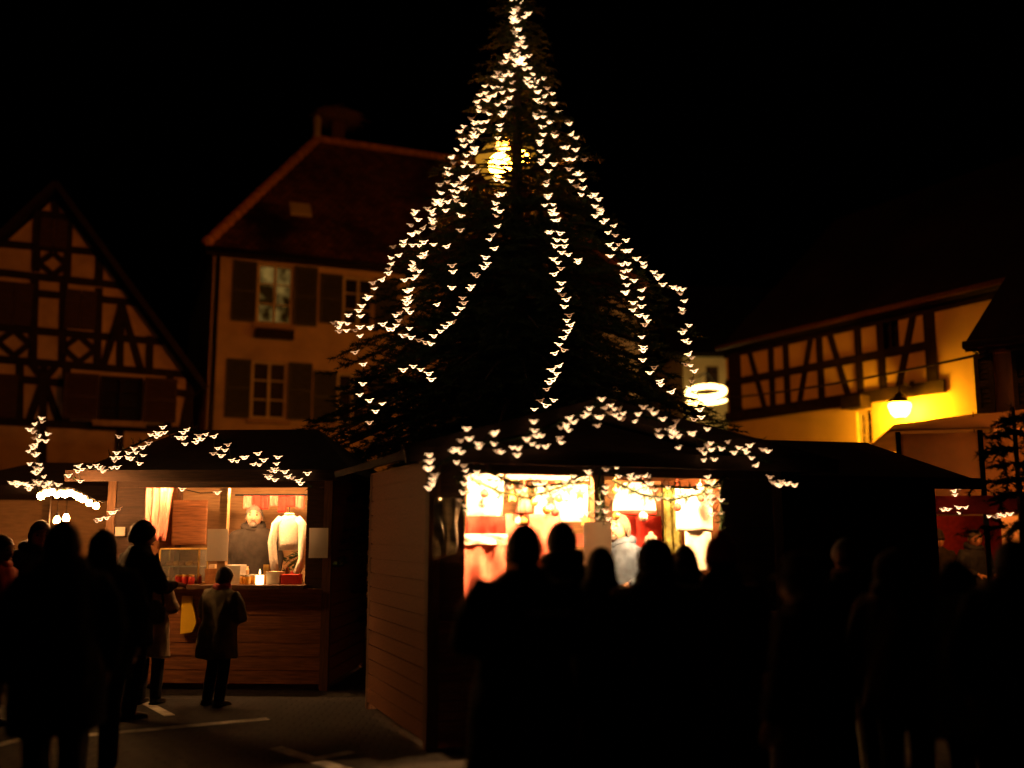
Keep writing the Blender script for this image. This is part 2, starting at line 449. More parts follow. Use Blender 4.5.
for cx, cyy, r in ((53, 264, 11), (14, 343, 13), (79, 349, 13)):
    tb += [((cx - r - 3, cyy - 1), (cx, cyy - r), .13), ((cx, cyy - r), (cx + r + 3, cyy + 1), .13), ((cx + r + 3, cyy + 1), (cx, cyy + r), .13), ((cx, cyy + r), (cx - r - 3, cyy - 1), .13)]
timbers(fl, hl, tb, .17)
for (a, b, c, d) in ((39, 68, 217, 250), (-4, 33, 280, 328), (64, 97, 288, 332), (-30, 18, 371, 420)):
    x0, x1, z0, z1 = fl.rect(a, b, c, d)
    mm = MB(); mid = (x0 + x1) / 2
    mm.box(x0 + .02, mid - .006, -.062, -.004, z0 + .06, z1 - .06); mm.box(mid + .006, x1 - .02, -.062, -.004, z0 + .06, z1 - .06)
    for q in (x0 + .02, mid + .006):
        for z in (z0 + .25, z1 - .32): mm.box(q, q + (x1 - x0) / 2 - .03, -.075, -.064, z, z + .08)
    w = mm.build('shutter', 'shutter_brown', hl); w['label'] = 'closed brown board shutter'
x0, x1, z0, z1 = fl.rect(99, 142, 375, 424)
window(hl, x0, x1, z0 + .05, z1 - .05, -.185, shutters='shutter_brown', frame='timber', swid=.72)

# --- center house with the hipped roof
o = at(207, 400, 25)
fc = Frame((o.x, o.y), 22)
hc = thing('plastered_house', 'tall ochre plastered house with green shutters and tiled hip roof, left behind the christmas tree', 'house', fc.o, fc.a)
ez = fc.l(212, 243)[1]; Lc, Dc = 12.5, 8.0
wins = [fc.rect(257, 293, 264, 324), fc.rect(343, 374, 277, 326), fc.rect(251, 287, 361, 419), fc.rect(337, 368, 373, 424)]
wx = [wins[0][:2], wins[1][:2]]
for a in (6.9, 9.6): wins += [(a, a + .95, wins[0][2], wins[0][3]), (a, a + .95, wins[2][2], wins[2][3])]
for a in (wins[2][0], wins[3][0], 6.9, 9.6): wins.append((a, a + .95, .9, 2.5))
m = MB(); wall_grid(m, 0, Lc, 0, ez, wins)
m.box(.002, .3, .302, Dc, 0, ez - .003); m.box(Lc - .3, Lc - .002, .302, Dc, 0, ez - .003); m.box(.303, Lc - .303, Dc - .3, Dc - .003, 0, ez - .003)
m.build('wall', 'plaster_cream', hc)
for k, w in enumerate(wins):
    window(hc, *w, y=0, pane='lit_room' if k == 0 else 'darkglass', shutters='shutter', rows=3, swid=.62)
MB().box(.3, Lc - .3, .31, .33, .1, ez - .1).build('interior', 'coat_black', hc)
ov = .22; apx = 3.3
rz = fc.l(316, 140, Dc / 2)[1]
s_ = (rz - ez) / (Dc / 2)
EZ = ez - .12
A, B, C_, D_ = (-ov, -ov, EZ), (Lc + ov, -ov, EZ), (Lc + ov, Dc + ov, EZ), (-ov, Dc + ov, EZ)
P, Q = (apx, Dc / 2, rz), (Lc - apx, Dc / 2, rz)
m = MB(); m.slab([A, B, Q, P], .14); m.slab([C_, D_, P, Q], .14); m.slab([D_, A, P], .14); m.slab([B, C_, Q], .14)
rf = m.build('roof', 'roof', hc)
def ridge(a, b):
    a, b = Vector(a), Vector(b); mm = MB(); n = max(2, int((b - a).length / .38))
    for i in range(n):
        p, q = a.lerp(b, i / n), a.lerp(b, (i + 1.12) / n)
        mm.tube([p + Vector((0, 0, .02)), q + Vector((0, 0, .045))], [.15, .125], 8)
    return mm
for a, b in ((A, P), (P, Q), (B, Q)): ridge(a, b).build('ridge_tile', 'ridge', rf, smooth=True)
m = MB(); m.lathe([(.13, 0), (.15, .1), (.11, .16), (.12, .5), (.14, .62), (.10, .72), (.03, .8)], (apx, Dc / 2, rz + .05), 12); m.build('finial', 'frame', rf, smooth=True)
cx, cz = fc.l(337, 150, Dc / 2 + .3)
m = MB(); m.box(cx - .2, cx + .2, Dc / 2 + .1, Dc / 2 + .5, rz - 1.0, rz + .75); m.box(cx - .26, cx + .26, Dc / 2 + .04, Dc / 2 + .56, rz + .753, rz + .82); m.build('chimney', 'post', rf)
# eaves board, gutter, skylight
m = MB(); m.box(-ov + .02, Lc + ov - .02, -ov + .02, -.004, EZ - .22, EZ - .16); m.build('soffit', 'timber', hc)
m = MB(); m.tube([(-ov, -ov - .06, EZ - .1), (Lc + ov, -ov - .06, EZ - .1)], .07, 8); m.tube([(.12, -.09, EZ - .2), (.12, -.09, .1)], .05, 8); m.build('gutter', 'iron', hc, smooth=True)
sx, szz = fc.l(300, 211, 1.3)
sy = (szz - EZ) / (rz - EZ) * (Dc / 2 + ov) - ov
sx, szz = fc.l(300, 211, sy)
sm = (rz - EZ) / (Dc / 2 + ov)
m = MB(); c = Vector((sx, sy, szz)); t = Vector((0, 1, sm)).normalized(); nn = Vector((0, -sm, 1)).normalized()
m.slab([c + Vector((-.3, 0, 0)) - t * .3 + nn * .09, c + Vector((.3, 0, 0)) - t * .3 + nn * .09, c + Vector((.3, 0, 0)) + t * .3 + nn * .09, c + Vector((-.3, 0, 0)) + t * .3 + nn * .09], .12)
sk = m.build('skylight', 'frame', rf)
c2 = c + nn * .1
m = MB(); m.slab([c2 + Vector((-.24, 0, 0)) - t * .24, c2 + Vector((.24, 0, 0)) - t * .24, c2 + Vector((.24, 0, 0)) + t * .24, c2 + Vector((-.24, 0, 0)) + t * .24], .008); 
m.build('skylight_pane', 'plaster_pale', rf)  # pale colour stands in for light reflected in the glass
# flower box under the lit window
x0, x1, z0, z1 = wins[0]
m = MB(); m.box(x0 - .02, x1 + .02, -.30, -.10, z0 - .42, z0 - .2)
m.build('window_box', 'timber', hc)
# stork nest
nw = fc.w(cx, Dc / 2 + .3, rz + .82)
nr = thing('stork_nest', 'wide stork nest of twigs resting on the chimney of the tall plastered house', 'nest', nw)
m = MB()
m.lathe([(.10, 0), (.5, .06), (.72, .14), (.70, .2), (.35, .17), (0, .16)], (0, 0, 0), 18)
m.build('nest_bowl', 'twig', nr)
m = MB()
for i in range(150):
    a = rnd.uniform(0, 6.28); r = rnd.uniform(.45, .75); h = .06 + rnd.uniform(.0, .16)
    p = Vector((math.cos(a) * r, math.sin(a) * r, h)); a2 = a + 1.57 + rnd.gauss(0, .4); d = Vector((math.cos(a2), math.sin(a2), rnd.gauss(0, .15))) * rnd.uniform(.2, .42)
    m.tube([p - d, p + d], .012, 4)
tw = m.build('twigs', 'twig', nr)

# --- pale building behind the ring lamp
o = at(684, 400, 30)
fp = Frame((o.x, o.y), 4)
hp = thing('pale_house', 'pale yellow house far back, seen in the gap beside the christmas tree', 'house', fp.o, fp.a)
ez = fp.l(700, 352)[1]
wn = [fp.rect(706, 719, 366, 391)]; wn.append((wn[0][0], wn[0][1], 2.4, 3.6))
m = MB(); wall_grid(m, 0, 9, 0, ez, wn); m.box(.002, .3, .302, 7, 0, ez - .01); m.box(8.7, 8.998, .302, 7, 0, ez - .01)
m.build('wall', 'plaster_pale', hp)
for w in wn: window(hp, *w, y=0, shutters=None, frame='shutter_brown')
m = MB(); m.slab([(-.4, -.4, ez - .1), (9.4, -.4, ez - .1), (9.4, 3.6, ez + 3), (-.4, 3.6, ez + 3)], .14); m.slab([(9.4, 7.6, ez - .1), (-.4, 7.6, ez - .1), (-.4, 3.6, ez + 3), (9.4, 3.6, ez + 3)], .14)
m.build('roof', 'roof_dark', hp)
MB().box(.31, 8.69, .32, .34, .1, ez - .1).build('interior', 'coat_black', hp)

# --- right half-timbered house
o = at(727, 400, 24)
fr = Frame((o.x, o.y), -60)
hr = thing('timbered_house', 'long half-timbered house with yellow plastered ground floor lit by a wall lantern', 'house', fr.o, fr.a)
ez = (fr.l(727, 346)[1] + fr.l(1000, 286)[1]) / 2
Lr = fr.l(985, 380)[0] + .9
zs = (fr.l(740, 416)[1] + fr.l(930, 388)[1]) / 2
w1 = fr.rect(878, 899, 319, 350); w2 = fr.rect(857, 872, 411, 446)
m = MB(); wall_grid(m, 0, Lr, 0, ez, [w1, w2]); m.box(.002, .3, .302, 8, 0, ez - .01); m.box(Lr - .3, Lr - .002, .302, 8, 0, ez - .01)
m.build('wall', 'plaster_yellow', hr)
window(hr, *w1, y=0, frame='timber', sill=False); window(hr, *w2, y=0, frame='frame', sill=True)
MB().box(.31, Lr - .31, .32, .34, .1, ez - .1).build('interior', 'coat_black', hr)
pxs = [735, 772, 787, 821, 860, 883]
sg = []
X = lambda px, py: fr.l(px, py)[0]
m = MB(); k = 0
def hb(x0, x1, z, w, pr): m.box(x0, x1, -pr, .01, z - w / 2, z + w / 2)
xe = X(932, 350)
zm = (fr.l(738, 380)[1] + fr.l(925, 348)[1]) / 2
hb(-.02, Lr + .1, ez - .13, .26, .045); hb(.0, xe, zm, .17, .041); hb(-.03, xe + .25, zs, .26, .06)
def vb(x, z0, z1, w, pr): m.box(x - w / 2, x + w / 2, -pr, .01, z0, z1)
for i, px in enumerate(pxs): vb(X(px, 370), zs + .13, ez - .26, .17 if i else .42, .030 + .001 * i)
vb(X(931, 345), zs + .13, ez - .26, .24, .038)
for k, (a, b) in enumerate((((748, 346), (766, 411)), ((811, 338), (800, 402)), ((830, 334), (849, 397)), ((914, 312), (899, 388)))):
    p, q = fr.l(*a), fr.l(*b)
    m.beam((p[0], -.008, p[1]), (q[0], -.008, q[1]), .15, .030 + .0015 * k)
m.build('timber_frame', 'timber', hr)
bx = fr.rect(852, 872, 397, 409)
MB().box(bx[0], bx[1], -.34, -.005, bx[2], bx[3]).build('lintel_box', 'timber', hr)
m = MB(); m.slab([(.1, -.3, ez - .05), (Lr + .6, -.3, ez - .05), (Lr + .6, 4, ez + 3.9), (.1, 4, ez + 3.9)], .15); m.slab([(Lr + .6, 8.5, ez - .05), (.1, 8.5, ez - .05), (.1, 4, ez + 3.9), (Lr + .6, 4, ez + 3.9)], .15)
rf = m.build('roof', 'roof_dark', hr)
m = MB(); m.tube([(.1, -.36, ez - .06), (Lr + .6, -.36, ez - .06)], .06, 8); m.build('gutter', 'post', hr, smooth=True)
m = MB(); m.prism([(0, 0), (1, 0), (1, 1)], 0, 1); m = MB()
for xx in (0.004, Lr - .304): m.add([(xx, .3, ez - .012), (xx, 7.9, ez - .012), (xx, 4, ez + 3.65), (xx + .3, .3, ez - .012), (xx + .3, 7.9, ez - .012), (xx + .3, 4, ez + 3.65)], [(0, 1, 2), (5, 4, 3), (0, 3, 4, 1), (1, 4, 5, 2), (2, 5, 3, 0)])
m.build('gable', 'plaster_yellow', hr)
# wall lantern
lx, lz = fr.l(900, 411, -.42)
ln = thing('wall_lantern', 'glowing white glass lantern on an iron bracket of the yellow house wall', 'lantern', fr.w(lx, -.42, lz), fr.a)
m = MB(); m.lathe([(.10, -.12), (.17, -.04), (.215, .10), (.20, .15)], (0, 0, 0), 8); m.build('lamp_glow_shell', 'lamp_lantern', ln)
m = MB(); m.lathe([(.235, .153), (.21, .2), (.10, .27), (.11, .3), (.03, .36), (0, .40)], (0, 0, 0), 8); m.build('cap', 'iron', ln)
m = MB(); m.lathe([(.09, -.15), (.095, -.123)], (0, 0, 0), 8); m.tube([(0, 0, .38), (0, .02, .5), (0, .15, .56), (0, .40, .5)], .018, 6); m.box(-.05, .05, .385, .41, .3, .62); m.build('bracket', 'iron', ln)
# overhead cable and pipe
p, q = fr.w(X(727, 400), -.35, fr.l(727, 400)[1]), at(1010, 345, 15)
# --- nearer dark roofed house at the right edge
o = at(992, 400, 14.2)
fn = Frame((o.x, o.y), -35)
hn = thing('corner_house', 'dark house corner with overhanging tiled roof, cut off by the right edge of the photo', 'house', fn.o, fn.a)
ez = fn.l(985, 343)[1]
wn = [fn.rect(996, 1012, 352, 412)]
m = MB(); wall_grid(m, 0, 5, 0, ez, wn); m.box(.002, .3, .302, 6, 0, ez - .01); m.build('wall', 'plaster_ochre', hn)
window(hn, *wn[0], y=0, shutters='shutter', swid=.25, frame='frame')
MB().box(.31, 4.9, .32, .34, .1, ez - .1).build('interior', 'coat_black', hn)
m = MB(); t = .28; rz = ez + 4.2
m.slab([(-t, -t, ez - .05), (5.5, -t, ez - .05), (5.5, 3, rz), (1.6, 3, rz)], .14); m.slab([(-t, 6.5, ez - .05), (-t, -t, ez - .05), (1.6, 3, rz)], .14); m.slab([(5.5, 6.5, ez - .05), (-t, 6.5, ez - .05), (1.6, 3, rz), (5.5, 3, rz)], .14)
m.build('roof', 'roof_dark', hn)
m = MB(); m.tube([(-t, -t - .05, ez - .06), (5.5, -t - .05, ez - .06)], .06, 8); m.build('gutter', 'iron', hn)

# cable spanning the street, and the ring lamp hung from it
rl = at(706, 394, 27.6)
a_, b_ = at(560, 385, 22.5), fn.w(.3, -.05, fn.l(990, 350)[1])
hp_ = rl + Vector((0, 0, .24))
m = MB()
def sag(a, b, s, n=14): return [a.lerp(b, i / n) - Vector((0, 0, s * 4 * (i / n) * (1 - i / n))) for i in range(n + 1)]
m.tube(sag(p, b_, .10), .022, 5)
tag(m.build('cable', 'wire'), 'thin dark cable strung across the front of the long timbered house', 'cable')
rg = thing('ring_lamp', 'bright white ring shaped lamp beside the christmas tree, held out from the pale house', 'lamp', rl)
RG = 1.28
m = MB(); m.tube([(math.cos(t) * .40 * RG, math.sin(t) * .40 * RG, (.05 + math.cos(t) * .05 + math.sin(t) * .17) * RG) for t in [i * math.tau / 28 for i in range(28)]], .05 * RG, 8, closed=True)
m.tube([(math.cos(t) * .42 * RG, math.sin(t) * .42 * RG, (-.17 + math.cos(t) * .03) * RG) for t in [i * math.tau / 28 for i in range(28)]], .028 * RG, 8, closed=True); m.build('tube', 'lamp_ring', rg, smooth=True)
m = MB()
for k in range(3):
    a = k * 2.094 + .4; m.tube([(math.cos(a) * .40 * RG, math.sin(a) * .40 * RG, (.05 + math.cos(a) * .05 + math.sin(a) * .17) * RG), (0, 0, .62)], .012, 4); m.tube([(math.cos(a) * .40 * RG, math.sin(a) * .40 * RG, .04), (math.cos(a) * .42 * RG, math.sin(a) * .42 * RG, -.17 * RG)], .012, 4)
wy = fp.w(0, 0, 0).y + (rl.x - fp.o.x) * math.tan(fp.a) - rl.y
m.tube([(0, 0, .60), (0, wy - .02, .78)], .025, 6)
m.build('hanger', 'iron', rg)

# --- street lamp behind the tree
sp_ = at(500, 165, 15.3)
ls = thing('street_lamp', 'tall street lamp glowing through the upper branches of the christmas tree', 'street lamp', (sp_.x, sp_.y, 0))
H = sp_.z
m = MB(); m.lathe([(.16, 0), (.16, .5), (.10, .6), (.07, 3), (.05, H - .5)], (0, 0, 0), 12); m.build('pole', 'iron', ls, smooth=True)
m = MB()
for dx, dz in ((0, 0), (.36, .12), (.06, .33)):
    m.tube([(0, 0, H - .9), (dx * .5, 0, H - .75 + dz * .5), (dx, 0, H - .25 + dz)], .025, 6)
m.build('arm', 'iron', ls)
for dx, dz, r in ((0, 0, .19), (.36, .12, .12), (.06, .33, .12)):
    m = MB(); m.ell((dx, 0, H + dz), (r, r, r), 12, 7); gl = m.build('globe', 'lamp_sodium', ls, smooth=True)
    m = MB(); m.lathe([(r * .7, -r * 1.9), (r * 1.9, -r * .4), (r * 2.1, r * .6), (r * 1.2, r * 1.7)], (dx, 0, H + dz), 10); m.build('lamp_glow_shell', 'amber_bloom', gl)  # glowing shell added round each globe in place of lamp bloom
# ------------------------------------------------------------------ christmas tree
TX, TY = at(517, 200, 14).x, 14.0
PROF = [(10.6, .02), (9.2, .16), (8.6, .34), (7.9, .55), (7.2, .88), (6.4, 1.35), (5.6, 1.80), (4.8, 2.25), (4.0, 2.62), (3.3, 2.85), (2.2, 2.9), (1.2, 2.7), (.8, 2.4)]
def RT(z):
    if z >= PROF[0][0]: return .02
    for (z1, r1), (z0, r0) in zip(PROF, PROF[1:]):
        if z >= z0: return r0 + (r1 - r0) * (z - z0) / (z1 - z0)
    return PROF[-1][1]
tr = thing('christmas_tree', 'tall dark fir hung with strings of fairy lights, standing behind the market stalls', 'tree', (TX, TY, 0))
m = MB(); m.tube([(0, 0, 0), (0, 0, .6), (.02, 0, 4), (0, .01, 8), (0, 0, 10.5)], [.24, .2, .14, .06, .02], 10); m.build('trunk', 'bark', tr, smooth=True)
def spray(m, p, d, L, n, nl=.085, wd=.011):
    """needles round a twig from p along d"""
    d = d.normalized(); a = d.cross(Vector((0, 0, 1)));
    if a.length < .1: a = Vector((1, 0, 0))
    a.normalize(); b = a.cross(d)
    vs, fs = [], []
    for i in range(n):
        t = L * (i + rnd.random()) / n; th = rnd.uniform(0, 6.283)
        o_ = a * math.cos(th) + b * math.sin(th) * .7
        q = p + d * t; e = q + (o_ * .85 + d * .55) * nl * rnd.uniform(.7, 1.25)
        w = (d.cross(o_)) * wd
        k = len(vs); vs += [q - w, q + w, e]; fs.append((k, k + 1, k + 2))
    k = len(vs); w = a * .006; vs += [p - w, p + w, p + d * L]; fs.append((k, k + 1, k + 2))
    m.add(vs, fs)
lampdir = (sp_ - EYE).normalized(); off = Vector((TX, TY, 0))
def near_lamp(p, r=.33):
    q = p + off - EYE; t = q.dot(lampdir)
    return (q - lampdir * t).length < r * (1 + 1.5 * noise.noise(p * 4.3))
crown, limbs = MB(), MB()
z = .9
while z < 10.3:
    rr = RT(z); nb = 6 + int(rr * 6.5)
    a0 = rnd.uniform(0, 6.28)
    for i in range(nb):
        a = a0 + 6.283 * i / nb + rnd.gauss(0, .16); L = (rr * rnd.uniform(.72, 1.06) + .10) * (1.18 if rnd.random() < .1 else 1)
        dz = rnd.uniform(-.1, .1); h = Vector((math.cos(a), math.sin(a), 0)); s_dir = Vector((-h.y, h.x, 0))
        droop = .16 + .10 * rr / 3
        pts = []
        for k in range(7):
            t = k / 6; pts.append(h * (L * t) + Vector((0, 0, z + dz + .18 * L * t - droop * 2.2 * L * t * t * .9 + (.10 * L * max(0, t - .7)))))
        limbs.tube(pts[:6], [max(.004, .018 * L * (1 - k / 6) + .004) for k in range(6)], 4, caps=False)
        ntw = max(3, int(L * 11))
        for k in range(ntw):
            t = .15 + .85 * (k + rnd.random()) / ntw; f = t * 6; j = min(5, int(f)); p = pts[j].lerp(pts[j + 1], f - j)
            if near_lamp(p): continue
            tl = (.12 + .34 * L * .5 * (1 - t * .75)) * rnd.uniform(.7, 1.2)
            sd = 1 if k % 2 else -1
            d = h * rnd.uniform(.5, .9) + s_dir * sd * rnd.uniform(.5, 1.0) + Vector((0, 0, rnd.uniform(-.45, .12)))
            e = p + d.normalized() * tl
            if near_lamp(e): continue
            spray(crown, p, d, tl, int(13 + tl * 40))
        if not near_lamp(pts[6]): spray(crown, pts[5], pts[6] - pts[5], .28, 24)
    z += .30 - .012 * z
limbs.k = 0
crown.build('crown', 'needle', tr, fix=False)
limbs.build('limbs', 'bark', tr, fix=False)

# ------------------------------------------------------------------ fairy lights
def bulb_smear_mesh(name, size, mat):
    """camera-shake smear of one bulb, shaped as a glowing heart tube with two wing tips, facing -y, `size` wide"""
    u = size / 9.0
    ring = [(-2.0, .75), (0, .65), (2.0, .8), (2.1, -.1), (1.15, -1.25), (0, -1.65), (-1.15, -1.2), (-2.0, -.15)]  # hand-shake smear of the light is put into this outline
    rads = [.2, .16, .2, .26, .42, .5, .42, .26]
    m = MB(); m.tube([(x * u, 0, z * u) for x, z in ring], [r * u for r in rads], 5, closed=True)
    m.tube([(-1.8 * u, 0, .75 * u), (-4.5 * u, 0, 1.25 * u)], [.28 * u, .13 * u], 4); m.tube([(1.8 * u, 0, .8 * u), (4.3 * u, 0, 1.7 * u)], [.28 * u, .13 * u], 4)
    me = m.mesh(name); me.materials.append(MT[mat]); me.polygons.foreach_set('use_smooth', [True] * len(me.polygons))
    return me
BM = {}
def bm_for(size, mat):
    k = (round(size, 3), mat)
    if k not in BM: BM[k] = bulb_smear_mesh('bulb', size, mat)
    return BM[k]
def fairy(label, pts, size=.125, mat='fairy', group=None, wire=True, tail=None):
    c = Vector(pts[0])
    root = thing('fairy_light_string', label, 'fairy lights', c, 0, group)
    if wire and len(pts) > 1:
        m = MB(); P = [Vector(p) - c for p in pts]; Q = []
        for a, b in zip(P, P[1:]):
            Q += [a + Vector((0, .012, .004)), (a + b) / 2 + Vector((0, .015, -.02))]
        Q.append(P[-1] + Vector((0, .012, .004)))
        m.tube(Q, .005, 4); m.build('wire', 'wire', root)
    for p in pts:
        o = bpy.data.objects.new('bulb', bm_for(size * rnd.choice((.84, .92, 1, 1.04)), rnd.choices((mat, 'fairy_dim', 'fairy_faint'), (8, 1.4, .5))[0])); COL.objects.link(o)
        o.parent = root; o.location = Vector(p) - c
        o.rotation_euler = (rnd.gauss(0, .25), rnd.gauss(0, .14), rnd.gauss(0, .22))
    return root
def on_cone(px, py, k=1.03):
    d = ray(px, py); best = None
    Y = 10.8
    while Y < 14.2:
        p = EYE + d * (Y / d.y); dist = math.hypot(p.x - TX, p.y - TY); e = dist - RT(p.z) * k
        if e <= 0: return p
        if best is None or e < best[0]: best = (e, p)
        Y += .02
    return best[1]
def along(poly, step, jx=2.0, jy=1.6):
    out = []; carry = 0
    for (ax, ay), (bx, by) in zip(poly, poly[1:]):
        L = math.hypot(bx - ax, by - ay); t = carry
        while t < L:
            f = t / L; out.append((ax + (bx - ax) * f + rnd.gauss(0, jx), ay + (by - ay) * f + rnd.gauss(0, jy))); t += step * rnd.uniform(.7, 1.3)
        carry = t - L
    return out
G = 'fairy light strings on the christmas tree'
def tree_string(label, poly, step=6.2, jx=2.2, jy=1.4):
    jx *= 1.5; jy *= 1.3
    return fairy(label, [on_cone(*p) for p in along(poly, step, jx, jy)], .114, group=G)
tree_string('dense upright string of fairy lights wound up the tip of the christmas tree', [(518, -4), (518, 20), (516, 34), (519, 50), (524, 55), (514, 58), (526, 62)], 1.7, 2.6, 1.2)
tree_string('outermost left fairy light string, ending in a level run toward the plastered house', [(513, 54), (503, 60), (489, 86), (475, 109), (463, 137), (453, 166), (438, 194), (417, 215), (396, 250), (380, 281), (361, 311), (345, 325), (326, 326)], 5.6)
tree_string('second fairy light string from the left, doubled close beside the outermost one', [(516, 62), (506, 75), (495, 100), (481, 128), (468, 162), (456, 192), (430, 213), (420, 250), (412, 285), (404, 312), (392, 328), (366, 326), (340, 333)], 5.8)
tree_string('left fairy light string that thickens the upper left edge of the tree', [(508, 70), (497, 88), (486, 116), (476, 140), (462, 176), (448, 204), (428, 232), (419, 262), (408, 296), (400, 322), (420, 342)], 8.0, 3, 2)
tree_string('looping fairy light string that passes under the street lamp and curves back left', [(512, 76), (507, 108), (500, 140), (500, 186), (498, 212), (490, 245), (482, 268), (472, 284), (462, 306), (452, 319), (440, 333), (425, 345), (408, 333)], 6.6, 1.8, 1.5)
tree_string('short sparse fairy light string inside the left loop of the tree', [(467, 188), (463, 215), (456, 246), (449, 292), (432, 314)], 14, 2.5, 1.5)
tree_string('long fairy light string hanging down the middle right of the tree to the stall roof', [(527, 66), (534, 108), (543, 143), (547, 172), (550, 200), (553, 229), (556, 264), (562, 287), (567, 309), (564, 338), (556, 367), (547, 394), (540, 412)], 6.0, 2.4)
tree_string('short fairy light string branching right off the long middle one', [(551, 196), (557, 220), (563, 242), (573, 256), (583, 264)], 7.5)
tree_string('fairy light string swinging to the far right edge of the tree then straight down', [(532, 70), (546, 113), (563, 147), (574, 178), (586, 196), (601, 216), (618, 243), (640, 260), (666, 285), (680, 287), (679, 304), (686, 334), (691, 366), (697, 396), (701, 428)], 6.2)
tree_string('fairy light string doubling the upper right edge of the tree', [(536, 78), (552, 92), (560, 108), (568, 132), (578, 160), (582, 184), (596, 206), (610, 226)], 8.0, 2.4)
tree_string('inner right fairy light string, dropping from the right edge to mid height', [(608, 244), (618, 260), (622, 273), (627, 296), (640, 319), (643, 336), (641, 352), (654, 374), (667, 391)], 7.2)
tree_string('short inner right fairy light string with a few lamps at its foot', [(628, 262), (638, 290), (642, 318)], 8.5, 2)
tree_string('few scattered fairy lights low on the left side of the tree', [(359, 338), (361, 354), (362, 401), (382, 402), (371, 432)], 15, 2, 2)
tree_string('pair of dim fairy lights on the lower left boughs above the left stall', [(404, 370), (412, 366), (431, 374), (432, 382)], 8, 1, 1)

def garland(label, pts, r=.07, dens=230, cat='garland', group='fir garlands on the stalls'):
    """a rope of fir needles along 3D points"""
    P = [Vector(p) for p in pts]; c = P[0]
    root = MB(); root.tube([p - c for p in P], .012, 5)
    for a, b in zip(P, P[1:]):
        L = (b - a).length
        for k in range(max(2, int(L * dens / 9))):
            p = a.lerp(b, rnd.random()) - c
            d = Vector((rnd.gauss(0, 1), rnd.gauss(0, 1), rnd.gauss(0, 1))) + (b - a).normalized() * .8
            spray(root, p, d, r * rnd.uniform(.8, 1.6), 10, .05, .006)
    o = root.build('fir_garland', 'needle', fix=False, loc=c)
    return tag(o, label, cat, group)
# ------------------------------------------------------------------ market chalets
def boards_x(m, x0, x1, y, z0, z1, h=.14, th=.022, out=-1):
    m.box(x0, x1, y + th * .55, y + th * 1.3, z0, z1) if out < 0 else m.box(x0, x1, y - th * .3, y + th * .45, z0, z1)
    n = max(1, round((z1 - z0) / h)); h = (z1 - z0) / n
    for k in range(n):
        d = rnd.uniform(0, .006) * out
        m.box(x0, x1, y + d, y + th + d, z0 + k * h + .009, z0 + (k + 1) * h)
def boards_y(m, y0, y1, x, z0, z1, h=.14, th=.022, out=-1):
    m.box(x + th * .55, x + th * 1.3, y0, y1, z0, z1) if out < 0 else m.box(x - th * .3, x + th * .45, y0, y1, z0, z1)
    n = max(1, round((z1 - z0) / h)); h = (z1 - z0) / n
    for k in range(n):
        d = rnd.uniform(0, .006) * out
        m.box(x + d, x + th + d, y0, y1, z0 + k * h + .009, z0 + (k + 1) * h)
